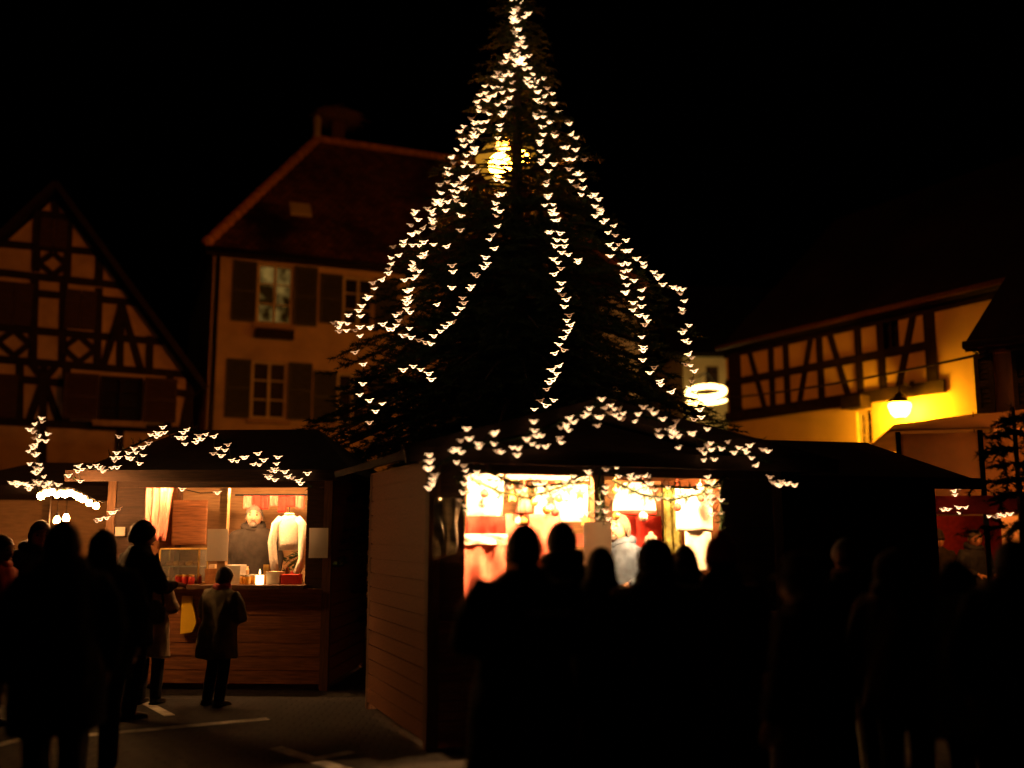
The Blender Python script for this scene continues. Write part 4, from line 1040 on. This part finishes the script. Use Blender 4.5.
stall_string('fairy lights in the fir garland across the left half of the bright opening', K, -.12, [(468, 472), (490, 478), (520, 484), (545, 486), (575, 480), (592, 474)], 4.5, 4, 5, .07)
stall_string('fairy lights down the left jamb beside the white linen', K, -.12, [(465, 474), (468, 490), (465, 502), (470, 517)], 5.5, 2.5, 1.5, .075)
stall_string('fairy lights wound down the dividing post of the large stall', K, -.12, [(592, 476), (588, 492), (594, 505), (590, 514), (606, 520), (610, 500), (604, 484)], 7, 3, 2, .075)
stall_string('fairy lights in the fir garland across the right half of the bright opening', K, -.12, [(612, 474), (640, 474), (645, 482), (665, 497), (690, 496), (712, 490), (714, 500), (716, 512), (707, 476)], 4.2, 4, 4, .07)
y0 = -.46
garland('fir garland arching over the roof of the smaller stall', [A_.w(A_.l(a, b, y)[0], y, A_.l(a, b, y)[1]) for a, b, y in ((74, 478, -.44), (120, 452, .2), (150, 438, .6), (190, 428, .85), (230, 444, .45), (270, 466, 0), (312, 487, -.44))], .06, 180)
def left_string(label, poly, step, jx=3, jy=3, y=-.5):
    return stall_string(label, A_, y, poly, step, jx, jy, .10)
left_string('fairy light string rising over the left roof slope of the smaller stall', [(72, 478), (84, 468), (102, 462), (112, 470), (120, 448), (137, 458), (155, 436), (176, 431)], 4.4, 4, 4.5)
left_string('fairy light string falling over the right roof slope of the smaller stall', [(178, 430), (184, 444), (208, 436), (218, 448), (236, 458), (252, 456), (268, 467), (283, 466), (270, 478), (288, 482), (306, 482)], 4.8, 4, 5)
left_string('three fairy lights along the eave of the smaller stall', [(184, 490), (234, 491), (253, 492)], 30, 2, 1)
left_string('low fairy light strand drooping at the left eave corner of the smaller stall', [(98, 521), (108, 516), (118, 507)], 4.5, 1.5, 1)
def z_string(label, poly, step, jx=3, jy=3):
    P = [Z_.w(Z_.l(a, b, -.5)[0], -.5, Z_.l(a, b, -.5)[1]) for a, b in along(poly, step, jx, jy)]
    return fairy(label, P, .115, 'fairy_small', GS)
z_string('fairy light column standing above the roof of the distant left stall', [(42, 419), (31, 428), (48, 438), (28, 446), (36, 456), (28, 468), (42, 466), (42, 478)], 5.2, 3, 2)
z_string('fairy light string lying along the eave of the distant left stall', [(14, 481), (24, 488), (36, 483), (46, 486), (57, 482)], 2.8, 2.5, 2.5)
mst = at(36, 450, 14.0)
m = MB(); zb = Z_.l(38, 484, -.5); zt = Z_.l(38, 416, -.5)
m.tube([(zb[0], -.48, zb[1] - .1), (zt[0], -.48, zt[1])], .02, 6); put(m, 'light_mast', 'iron', Z_, 0, 0, 0, 'thin mast carrying the column of fairy lights at the far left', 'mast')
def t_string(label, poly, step, jx=2, jy=1.5):
    P = [TT.w(TT.l(a, b, -.3)[0], -.3, TT.l(a, b, -.3)[1]) for a, b in along(poly, step, jx, jy)]
    return fairy(label, P, .10, 'fairy_small', GS)
t_string('small fairy light cluster hanging at the corner of the red valance', [(960, 484), (956, 490), (950, 495)], 3.5)
t_string('short fairy light string along the red valance of the canvas tent', [(934, 511), (950, 508), (962, 511), (973, 508)], 7)
t_string('tiny fairy light cluster low on the small fir at the right edge', [(990, 514), (1000, 517), (1008, 513)], 3.6)
# ------------------------------------------------------------------ people
def solidify(m, name, voxel, smooth_it=4, parent=None, mat='skin'):
    """fuse overlapping closed pieces into one continuous surface"""
    me = m.mesh(name + '_raw')
    bm = bmesh.new(); bm.from_mesh(me); bmesh.ops.recalc_face_normals(bm, faces=bm.faces); bm.to_mesh(me); bm.free()
    ob = bpy.data.objects.new(name, me); COL.objects.link(ob)
    rm = ob.modifiers.new('fuse', 'REMESH'); rm.mode = 'VOXEL'; rm.voxel_size = voxel; rm.use_smooth_shade = True
    if smooth_it:
        sm = ob.modifiers.new('smooth', 'SMOOTH'); sm.factor = .5; sm.iterations = smooth_it
    dg = bpy.context.evaluated_depsgraph_get()
    me2 = bpy.data.meshes.new_from_object(ob.evaluated_get(dg))
    ob.modifiers.clear(); ob.data = me2; bpy.data.meshes.remove(me)
    me2.name = name; me2.materials.clear(); me2.materials.append(MT[mat])
    me2.polygons.foreach_set('use_smooth', [True] * len(me2.polygons))
    if parent: ob.parent = parent
    return ob

def head_mesh(m, c, s, rot):
    """a head with sockets, nose, lips, chin and ears; c = middle of the skull, face to -y"""
    nu, nv = 28, 20; vs = []
    for i in range(nv + 1):
        a = math.pi * i / nv
        for j in range(nu):
            t = 2 * math.pi * j / nu - math.pi / 2
            x, y, z = math.sin(a) * math.cos(t), math.sin(a) * math.sin(t), math.cos(a)
            p = Vector((x * .076, y * .096, z * .118))
            if z < 0: p.x *= 1 - .28 * (-z) ** 1.3; p.y *= 1 - .10 * (-z); 
            if y > 0 and z < -.2: p.y *= 1 - .25 * (-z)
            if y < 0:
                fx, fz = p.x, p.z
                p.y += .012 * math.exp(-((abs(fx) - .031) ** 2) / .00022 - ((fz - .004) ** 2) / .00016)
                p.y -= .026 * math.exp(-(fx ** 2) / .00013 - ((fz + .030) ** 2) / .00030)
                p.y -= .006 * math.exp(-((abs(fx) - .03) ** 2) / .0003 - ((fz - .026) ** 2) / .0001)
                p.y -= .007 * math.exp(-(fx ** 2) / .0006 - ((fz + .066) ** 2) / .00010)
                p.y -= .010 * math.exp(-(fx ** 2) / .0006 - ((fz + .100) ** 2) / .0003)
            vs.append(c + rot @ (p * s))
    m.add(vs, [(i * nu + j, (i + 1) * nu + j, (i + 1) * nu + (j + 1) % nu, i * nu + (j + 1) % nu) for i in range(nv) for j in range(nu)])
    for sd in (-1, 1):
        m.ell(c + rot @ (Vector((sd * .077, .008, -.008)) * s), (.010 * s, .020 * s, .032 * s), 10, 6, rot)

def hand(m, w, d, s, up=Vector((0, 0, 1)), side=1, curl=.5):
    """palm, four unequal bent fingers and a thumb, from wrist w along d"""
    d = d.normalized(); a = d.cross(up)
    if a.length < .2: a = d.cross(Vector((0, 1, 0)))
    a.normalize(); n = a.cross(d).normalized()
    k = w + d * .088 * s
    for q in (-.024, -.008, .008, .024): m.tube([w + a * q * .6 * s, w + d * .045 * s + a * q * s, k + a * q * 1.05 * s], [.016 * s, .0165 * s, .012 * s], 7)
    for i, (q, L) in enumerate(((-.029, .072), (-.010, .083), (.010, .078), (.029, .060))):
        b = k + a * q * s - d * .008 * s; d1 = (d - n * curl * .5).normalized(); d2 = (d - n * curl * 1.4).normalized(); d3 = (d - n * curl * 2.4).normalized()
        p1 = b + d1 * L * .45 * s; p2 = p1 + d2 * L * .33 * s; p3 = p2 + d3 * L * .25 * s
        m.tube([b, p1, p2, p3], [.0105 * s, .0098 * s, .009 * s, .0075 * s], 7)
    b = w + d * .025 * s - a * side * .028 * s; p1 = b + (d * .6 - a * side * .6 - n * .35).normalized() * .045 * s; p2 = p1 + (d * .8 - a * side * .1 - n * .5).normalized() * .034 * s
    m.tube([b, p1, p2], [.014 * s, .0115 * s, .009 * s], 7)

PEOPLE = []
def person(label, pos, face, H=1.75, coat='coat_black', legs='trousers', hair='dark', style='short', hem=.78, bulk=1.0, arms=((.27, .03, 1.14, .26, -.10, .90), (.27, .03, 1.14, .26, -.10, .90)),
           turn=0.0, nod=0.0, step=.0, scarf=None, hat=None, hatmat='coat_black', group=None, z=0.0, collar=True, skirt=1.0, beard=False):
    """face: heading in degrees, 0 looks at the photographer"""
    s = H / 1.75
    t = thing('person', label, 'person', (pos[0], pos[1], z), R(face), group)
    t.rotation_euler.x = rnd.gauss(0, .018); t.rotation_euler.y = rnd.gauss(0, .022)
    V = lambda x, y, zz: Vector((x, y, zz)) * s
    hr = Matrix.Rotation(R(turn), 3, 'Z') @ Matrix.Rotation(R(nod), 3, 'X')
    hc = V(0, -.018 - .03 * math.sin(R(nod)), 1.615); hs = 1.16
    # body: one fused figure
    m = MB()
    hips = [V(sd * .092, 0, .93) for sd in (-1, 1)]
    kn = [V(-.10, -.03 - step * .5, .50), V(.10, -.03 + step * .45, .50)]
    an = [V(-.105, .02 - step, .085), V(.105, .02 + step, .085)]
    m.tube([V(0, .01, .86), V(0, .01, .97), V(0, 0, 1.12), V(0, 0, 1.3), V(0, .01, 1.42), V(0, .015, 1.47)], [(.15 * s, .10 * s), (.165 * s, .11 * s), (.135 * s, .095 * s), (.165 * s, .11 * s), (.15 * s, .085 * s), (.07 * s, .06 * s)], 14)
    m.tube([V(0, .018, 1.42), V(0, .012, 1.5), hc + hr @ V(0, .015, -.04)], [.062 * s, .054 * s, .055 * s], 12)
    sh, el, wr = [], [], []
    for k, sd in enumerate((-1, 1)):
        ex, ey, ez, wx, wy, wz = arms[k]
        sh.append(V(sd * .185, .01, 1.40)); el.append(V(sd * ex, ey, ez)); wr.append(V(sd * wx, wy, wz))
        m.tube([V(sd * .10, .01, 1.40), sh[k], sh[k].lerp(el[k], .5), el[k], el[k].lerp(wr[k], .4), wr[k]], [.055 * s, .056 * s, .046 * s, .038 * s, .038 * s, .026 * s], 10)
        d = wr[k] - el[k]; hand(m, wr[k], d, s, V(sd * .2, 0, 1) if abs(d.normalized().z) < .7 else V(sd, 0, 0), sd, .45)
        m.tube([hips[k] + V(0, 0, .03), hips[k].lerp(kn[k], .4), kn[k], kn[k].lerp(an[k], .35), an[k]], [.088 * s, .078 * s, .054 * s, .056 * s, .038 * s], 10)
        m.tube([an[k] + V(0, .05, -.045), an[k] + V(0, -.05, -.05), an[k] + V(0, -.15, -.058)], [.03 * s, .034 * s, .024 * s], 8)
    bd = solidify(m, 'body', .0105, 1, t, 'skin')
    hm = MB(); head_mesh(hm, hc, s * hs, hr); me = hm.mesh('head'); bm = bmesh.new(); bm.from_mesh(bd.data); nf = len(bm.faces); bm.from_mesh(me)
    bm.faces.ensure_lookup_table()
    bmesh.ops.recalc_face_normals(bm, faces=bm.faces[nf:])
    for f in bm.faces: f.smooth = True
    bm.to_mesh(bd.data); bm.free(); bpy.data.meshes.remove(me)
    for sd in (-1, 1):
        e = MB(); e.ell(hc + hr @ (V(sd * .031, -.078, .004) * hs), (.012 * s,) * 3, 10, 7); e.build('eye', 'eye', t, smooth=True)
    e = MB(); e.ell(hc + hr @ (V(0, -.092, -.066) * hs), (.022 * s, .008 * s, .007 * s), 10, 6, hr); e.build('mouth', 'lip', t, smooth=True)
    # trousers
    if hem > .25:
        m = MB(); m.tube([V(0, .01, .84), V(0, .01, .95), V(0, .01, 1.03)], [(.16 * s, .12 * s), (.178 * s, .128 * s), (.16 * s, .115 * s)], 14)
        for k in (0, 1): m.tube([hips[k] + V(0, 0, .02), hips[k].lerp(kn[k], .45), kn[k], kn[k].lerp(an[k], .5), an[k] + V(0, 0, -.03)], [.108 * s, .095 * s, .078 * s, .076 * s, .072 * s], 12)
        solidify(m, 'trousers', .019, 3, t, legs)
    for k in (0, 1):
        b = an[k]; m = MB()
        m.tube([b + V(0, .075, -.04), b + V(0, .02, -.036), b + V(0, -.06, -.046), b + V(0, -.13, -.055), b + V(0, -.185, -.06)], [(.03 * s, .03 * s), (.044 * s, .047 * s), (.045 * s, .038 * s), (.046 * s, .03 * s), (.03 * s, .02 * s)], 12)
        m.box(b.x - .045 * s, b.x + .045 * s, b.y - .18 * s, b.y + .07 * s, 0.002, .022)
        m.build('shoe', 'shoe', t, smooth=True)
    # coat with sleeves
    m = MB(); bk = bulk
    bk *= 1.05
    prof = [(1.53, .085, .085), (1.50, .105, .095), (1.47, .15, .108), (1.43, .195, .122), (1.34, .215, .138), (1.2, .205, .14), (1.06, .2, .138), (.95, .212, .146)]
    zz = .95
    while zz > hem + .02:
        zz = max(hem, zz - .12); f = (.95 - zz) / .5; prof.append((zz, .212 + .035 * f * skirt, .146 + .03 * f * skirt))
    m.tube([V(0, .008, a) for a, _, _ in prof], [(b * bk * s, c * bk * s) for _, b, c in prof], 22)
    for k, sd in enumerate((-1, 1)):
        sx = V(sd * .02 * (bk - 1) * 8, 0, 0)
        q = wr[k].lerp(el[k], .04)
        m.tube([V(sd * .10, .01, 1.395), sh[k] + sx * .5, sh[k].lerp(el[k], .5) + sx, el[k] + sx * .8, el[k].lerp(wr[k], .5) + sx * .3, q], [.075 * s, .082 * bk * s, .074 * bk * s, .066 * bk * s, .058 * bk * s, .05 * s], 12)
    ct = solidify(m, 'coat', .018, 5, t, coat)
    ph = rnd.uniform(0, 9)
    for v in ct.data.vertices:
        n = noise.noise(Vector((v.co.x * 6 + ph, v.co.y * 6, v.co.z * 3.0))) * .030 + noise.noise(Vector((v.co.x * 15, v.co.y * 15 + ph, v.co.z * 9))) * .011
        v.co += v.normal * n
    ph = rnd.uniform(0, 9)
    if collar and not scarf:
        m = MB(); m.lathe([(.078, -.03), (.085, .0), (.082, .045), (.072, .05), (.068, .0)], V(0, .012, 1.475), 18, 1, .95); m.v = [tuple(Vector(v) * 1 if False else Vector(v)) for v in m.v]
        kk = rnd.random()
        if kk < .7:
            n_ = 18; P = [V(math.cos(a) * (.10 + .01 * math.sin(3 * a + ph)), .02 + math.sin(a) * .10, 1.50 + .022 * math.sin(a) + .008 * math.sin(5 * a + ph)) for a in [i * math.tau / n_ for i in range(n_)]]
            m.tube(P, [(.042 + .018 * max(0, math.sin(i * math.tau / n_))) * s for i in range(n_)], 9, closed=True)
        m.build('collar', coat, t, smooth=True)
    if scarf:
        m = MB(); P = [V(math.cos(a) * .088, .01 + math.sin(a) * .082, 1.485 + .012 * math.sin(a * 2)) for a in [i * math.tau / 16 for i in range(16)]]
        m.tube(P, .038 * s, 9, closed=True); P = [V(math.cos(a) * .082, .008 + math.sin(a) * .078, 1.525 + .01 * math.cos(a * 2)) for a in [i * math.tau / 16 for i in range(16)]]; m.tube(P, .028 * s, 9, closed=True)
        m.tube([V(.03, -.08, 1.47), V(.05, -.13, 1.38), V(.055, -.15, 1.2)], [(.045 * s, .015 * s)] * 3, 8)
        m.build('scarf', scarf, t, smooth=True)
    if beard:
        m = MB(); m.ell(hc + hr @ (V(0, -.062, -.088) * hs), (.046 * s, .040 * s, .040 * s), 14, 9, hr); m.ell(hc + hr @ (V(0, -.098, -.052) * hs), (.032 * s, .010 * s, .009 * s), 10, 6, hr); m.build('beard', 'hair_grey', t, smooth=True)
    for sd in (-1, 1):
        m = MB(); m.ell(hc + hr @ (V(sd * .031, -.091, .028) * hs), (.018 * s, .004 * s, .0035 * s), 10, 6, hr); m.build('eyebrow', 'hair_brown', t, smooth=True)
    # hair
    hmat = {'dark': 'hair_dark', 'brown': 'hair_brown', 'grey': 'hair_grey'}[hair]
    m = MB(); nu, nv = 30, 14; vs = []
    lim = {'short': (2.05, 1.15), 'long': (2.5, 1.2), 'bob': (2.3, 1.2)}[style]
    for i in range(nv + 1):
        for j in range(nu):
            th = 2 * math.pi * j / nu; back = .5 + .5 * math.sin(th)
            a = (lim[1] + (lim[0] - lim[1]) * min(1, back * 1.7)) * i / nv
            x, y, zc = math.sin(a) * math.cos(th), math.sin(a) * math.sin(th), math.cos(a)
            k = 1.02 + 0.06 * noise.noise(Vector((x * 4 + ph, y * 4, zc * 4))) + .06 * noise.noise(Vector((x * 11, y * 11 + ph, zc * 11)))
            fl_ = 1.0
            p = Vector((x * .086 * k, y * .108 * k + .004, zc * .120 * k + .000)) * hs
            vs.append(hc + hr @ (p * s))
    fs = [(i * nu + j, (i + 1) * nu + j, (i + 1) * nu + (j + 1) % nu, i * nu + (j + 1) % nu) for i in range(nv) for j in range(nu)]
    m.add(vs, fs); m.ell(hc + hr @ V(0, .012, .024), (.080 * s * hs, .098 * s * hs, .108 * s * hs), 16, 10, hr)
    if style in ('long', 'bob'):
        dn = .27 if style == 'long' else .13
        m.tube([hc + hr @ V(0, .035, .06), hc + hr @ V(0, .05, -.05), hc + V(0, .075, -.05 - dn * .55), hc + V(0, .085, -.05 - dn)], [(.088 * s, .075 * s), (.105 * s, .075 * s), (.112 * s, .055 * s), (.08 * s, .028 * s)], 16)
    m.build('hair', hmat, t, smooth=True)
    if hat == 'beanie':
        m = MB(); pr = [(.001, .15), (.04, .147), (.075, .12), (.094, .07), (.098, .03), (.101, .028), (.101, -.005), (.093, -.006)]
        m.lathe(pr, (0, 0, 0), 20, .95, 1.12); m.ell((0, 0, .165), (.026, .026, .024)) if hatmat == 'red' else None
        m.v = [tuple(hc + hr @ (Vector(v) * s * hs + V(0, .01, .012))) for v in m.v]; m.build('beanie', hatmat, t, smooth=True)
    if hat == 'brim':
        m = MB(); pr = [(.001, .155), (.05, .15), (.085, .125), (.094, .045), (.15, .03), (.155, .022), (.09, .03)]
        m.lathe(pr, (0, 0, 0), 22, .95, 1.1); m.v = [tuple(hc + hr @ (Vector(v) * s * hs + V(0, .01, .012))) for v in m.v]; m.build('hat', hatmat, t, smooth=True)
    if hat == 'hood':
        m = MB(); nu, nv = 24, 14; vs = []
        for i in range(nv + 1):
            for j in range(nu):
                th = 2 * math.pi * j / nu; a = 2.75 * i / nv; x, y, zc = math.sin(a) * math.cos(th), math.sin(a) * math.sin(th), math.cos(a)
                p = Vector((x * .108, y * .10, zc * .125)); p = Vector((p.x, p.z - 0.0, p.y))   # open end to the face
                p = Vector((p.x, p.y + .03, p.z * 1.25 - (.02 if p.z < 0 else 0)))
                vs.append(hc + hr @ (p * s * hs))
        m.add(vs, [(i * nu + j, (i + 1) * nu + j, (i + 1) * nu + (j + 1) % nu, i * nu + (j + 1) % nu) for i in range(nv) for j in range(nu)])
        m.build('hood', coat, t, smooth=True)
    return t, (sh, el, wr, s)
def PX(px, Y): return (at(px, 535, Y).x, Y)
def TPOS(px):
    w = TT.w(TT.l(px, 535, 1.9)[0], 1.9, 0); return (w.x, w.y)
FWD = ((.28, -.02, 1.14, .15, -.25, 1.10), (.28, -.02, 1.14, .15, -.25, 1.10))
HANG = ((.28, .03, 1.14, .28, -.06, .90), (.28, .03, 1.14, .28, -.06, .90))
GC = 'customers in front of the large stall'
person('broad shouldered customer in a black coat seen from behind, largest before the large stall', PX(521, 5.2), 184, 1.70, 'coat_black', 'trousers', 'dark', 'short', .28, 1.16, FWD, group=GC)
person('customer with short dark hair seen from behind, right next to the broad shouldered one', PX(566, 6.9), 190, 1.73, 'coat_black', 'trousers', 'dark', 'short', .28, 1.0, FWD, group=GC)
person('customer with long dark hair below the white paper of the large stall', PX(598, 6.0), 176, 1.57, 'coat_black', 'trousers', 'dark', 'long', .28, 1.0, FWD, group=GC)
person('hooded customer seen from behind, right below the seller with the blue jacket', PX(656, 6.3), 192, 1.62, 'coat_black', 'trousers', 'brown', 'bob', .28, 1.05, FWD, hat='hood', group=GC)
person('short customer seen from behind between the hooded one and the red capped one', PX(691, 7.1), 178, 1.57, 'coat_black', 'trousers', 'dark', 'bob', .28, 1.0, HANG, group=GC)
person('customer in a red bobble cap at the right end of the large stall', PX(721, 6.3), 172, 1.60, 'coat_brown', 'trousers', 'dark', 'short', .28, 1.05, HANG, hat='beanie', hatmat='red', group=GC)
person('passer-by in a long brown coat and brimmed hat, right of the large stall', PX(797, 4.9), 225, 1.52, 'coat_brown', 'jeans', 'brown', 'bob', .58, 1.15, HANG, hat='brim', hatmat='coat_brown', step=.12)
GR = 'people in the dark crowd at the right'
person('dim figure in a black coat before the closed stall', PX(850, 7.0), 200, 1.62, 'coat_black', 'trousers', 'dark', 'short', .75, 1.05, HANG, group=GR)
person('figure in a dark brown hooded coat, facing the crowd at the right', PX(893, 5.9), 130, 1.56, 'coat_brown', 'trousers', 'brown', 'bob', .7, 1.1, HANG, hat='hood', group=GR)
person('tent seller in a dark beanie with reddish lit face, behind the red valance', TPOS(938), -8, 1.70, 'coat_black', 'trousers', 'grey', 'short', .8, 1.0, HANG, hat='beanie', hatmat='coat_black', turn=14, group=GR)
person('bareheaded tent seller with reddish lit face, right of the beanie wearer', TPOS(972), 14, 1.72, 'coat_navy', 'trousers', 'grey', 'short', .8, 1.0, FWD, turn=-16, group=GR)
person('person in a grey coat with a pale collar scarf, near the right edge', PX(962, 5.6), 120, 1.50, 'coat_grey', 'trousers', 'dark', 'short', .65, 1.15, FWD, scarf='wool_grey', group=GR)
person('dark figure cut off by the right edge of the photo', PX(1012, 5.2), 150, 1.62, 'coat_black', 'trousers', 'dark', 'bob', .7, 1.12, HANG, group=GR)
GL = 'passers-by on the left'
person('grey-haired man in a dark jacket walking right, at the far left', PX(33, 9.6), 60, 1.78, 'coat_navy', 'trousers', 'grey', 'short', .82, 1.05, HANG, turn=-25, step=.18, group=GL)
person('person in a red jacket cut off by the left edge of the photo', PX(-2, 9.0), 80, 1.64, 'coat_red', 'trousers', 'dark', 'short', .82, 1.05, HANG, group=GL)
person('tall black silhouette in a long coat, nearest passer-by on the left', PX(72, 5.7), 215, 1.72, 'coat_black', 'trousers', 'dark', 'short', .6, 1.1, HANG, step=.1, group=GL)
person('dark figure close behind the tall black silhouette, looking toward the smaller stall', PX(106, 7.2), 200, 1.68, 'coat_black', 'trousers', 'dark', 'bob', .66, 1.05, HANG, group=GL)
cu, (sh, el, wr, s_) = person('customer reaching over the counter of the smaller stall, with a grey bag', PX(133, 9.4), 140, 1.78, 'coat_black', 'trousers', 'dark', 'short', .66, 1.0, ((.25, -.10, 1.16, .12, -.34, 1.18), (.27, -.02, 1.10, .22, -.20, .98)))
person('short customer in an olive grey coat and pink scarf before the smaller stall', PX(221, 10.1), 152, 1.33, 'coat_olive', 'trousers', 'brown', 'short', .60, 1.22, FWD, scarf='scarf_pink')
person('person in a beige coat standing at the left end of the smaller stall counter', PX(157, 10.2), 168, 1.42, 'coat_beige', 'trousers', 'brown', 'bob', .55, 1.0, FWD)
# bag of the reaching customer
q = at(156, 612, 9.25)
t = thing('shoulder_bag', 'grey shoulder bag hanging at the side of the reaching customer', 'bag', q, R(140))
m = MB(); m.ell((0, 0, 0), (.15, .06, .11), 16, 10); m.build('bag_body', 'wool_grey', t, smooth=True)
m = MB(); m.tube([(-.12, 0, .06), (-.09, .02, .3), (-.02, .03, .52), (.05, .02, .3), (.12, 0, .06)], .012, 6); m.build('strap', 'coat_black', t, smooth=True)
# sellers
x, _ = K.l(622, 530, .62); w = K.w(x, .62, 0)
person('seller with a blue jacket and grey hair leaning inside the large stall', (w.x, w.y), -28, 1.74, 'coat_blue', 'trousers', 'grey', 'short', .82, 1.0, FWD, nod=-16, turn=-12, z=.1, beard=True)
x, _ = A_.l(251, 530, .80); w = A_.w(x, .80, 0)
person('grey-haired seller in a black jacket inside the smaller stall', (w.x, w.y), 8, 1.80, 'coat_black', 'trousers', 'grey', 'short', .82, 1.05, HANG, nod=-12, z=.2, beard=True)
# small tray held by the broad customer, bread roll
q = kp(612, 592, -.6)

def backpack(label, person_pos, face, H, mat):
    s = H / 1.75; a = R(face); f = Vector((-math.sin(a), math.cos(a), 0)) * 1.0
    t = thing('backpack', label, 'backpack', (person_pos[0] - math.sin(a) * .235 * s, person_pos[1] + math.cos(a) * .235 * s, 1.18 * s), a)
    m = MB(); m.ell((0, 0, 0), (.15 * s, .085 * s, .22 * s), 16, 12); m.build('pack', mat, t, smooth=True)
    m = MB(); m.ell((0, .075 * s, -.06 * s), (.11 * s, .04 * s, .10 * s), 14, 9); m.build('pocket', mat, t, smooth=True)
    for sd in (-1, 1):
        m = MB(); m.tube([(sd * .09 * s, -.07 * s, -.14 * s), (sd * .12 * s, -.10 * s, .05 * s), (sd * .10 * s, -.12 * s, .22 * s)], (.02 * s), 6); m.build('strap', mat, t, smooth=True)
backpack('dark backpack worn by the short customer between the hooded one and the red capped one', PX(691, 7.1), 178, 1.57, 'coat_navy')
backpack('brown backpack on the dim figure before the closed stall', PX(850, 7.0), 200, 1.62, 'coat_brown')
# things in the hands of the crowd
q = at(432, 614, 5.0)
t = thing('paper_tray', 'pale paper tray held out by the broad shouldered customer', 'tray', at(548, 616, 5.05), R(10))
m = MB(); m.lathe([(.07, 0), (.095, .03), (.10, .03), (.075, -.004)], (0, 0, 0), 16, 1.25, .8); m.build('tray', 'paper', t, smooth=True)
t = thing('bread_roll', 'golden roll held up by the customer with long dark hair', 'bread roll', at(622, 592, 5.75), R(20))
m = MB(); m.ell((0, 0, 0), (.075, .04, .032), 14, 9); m.build('crust', 'honey', t, smooth=True)
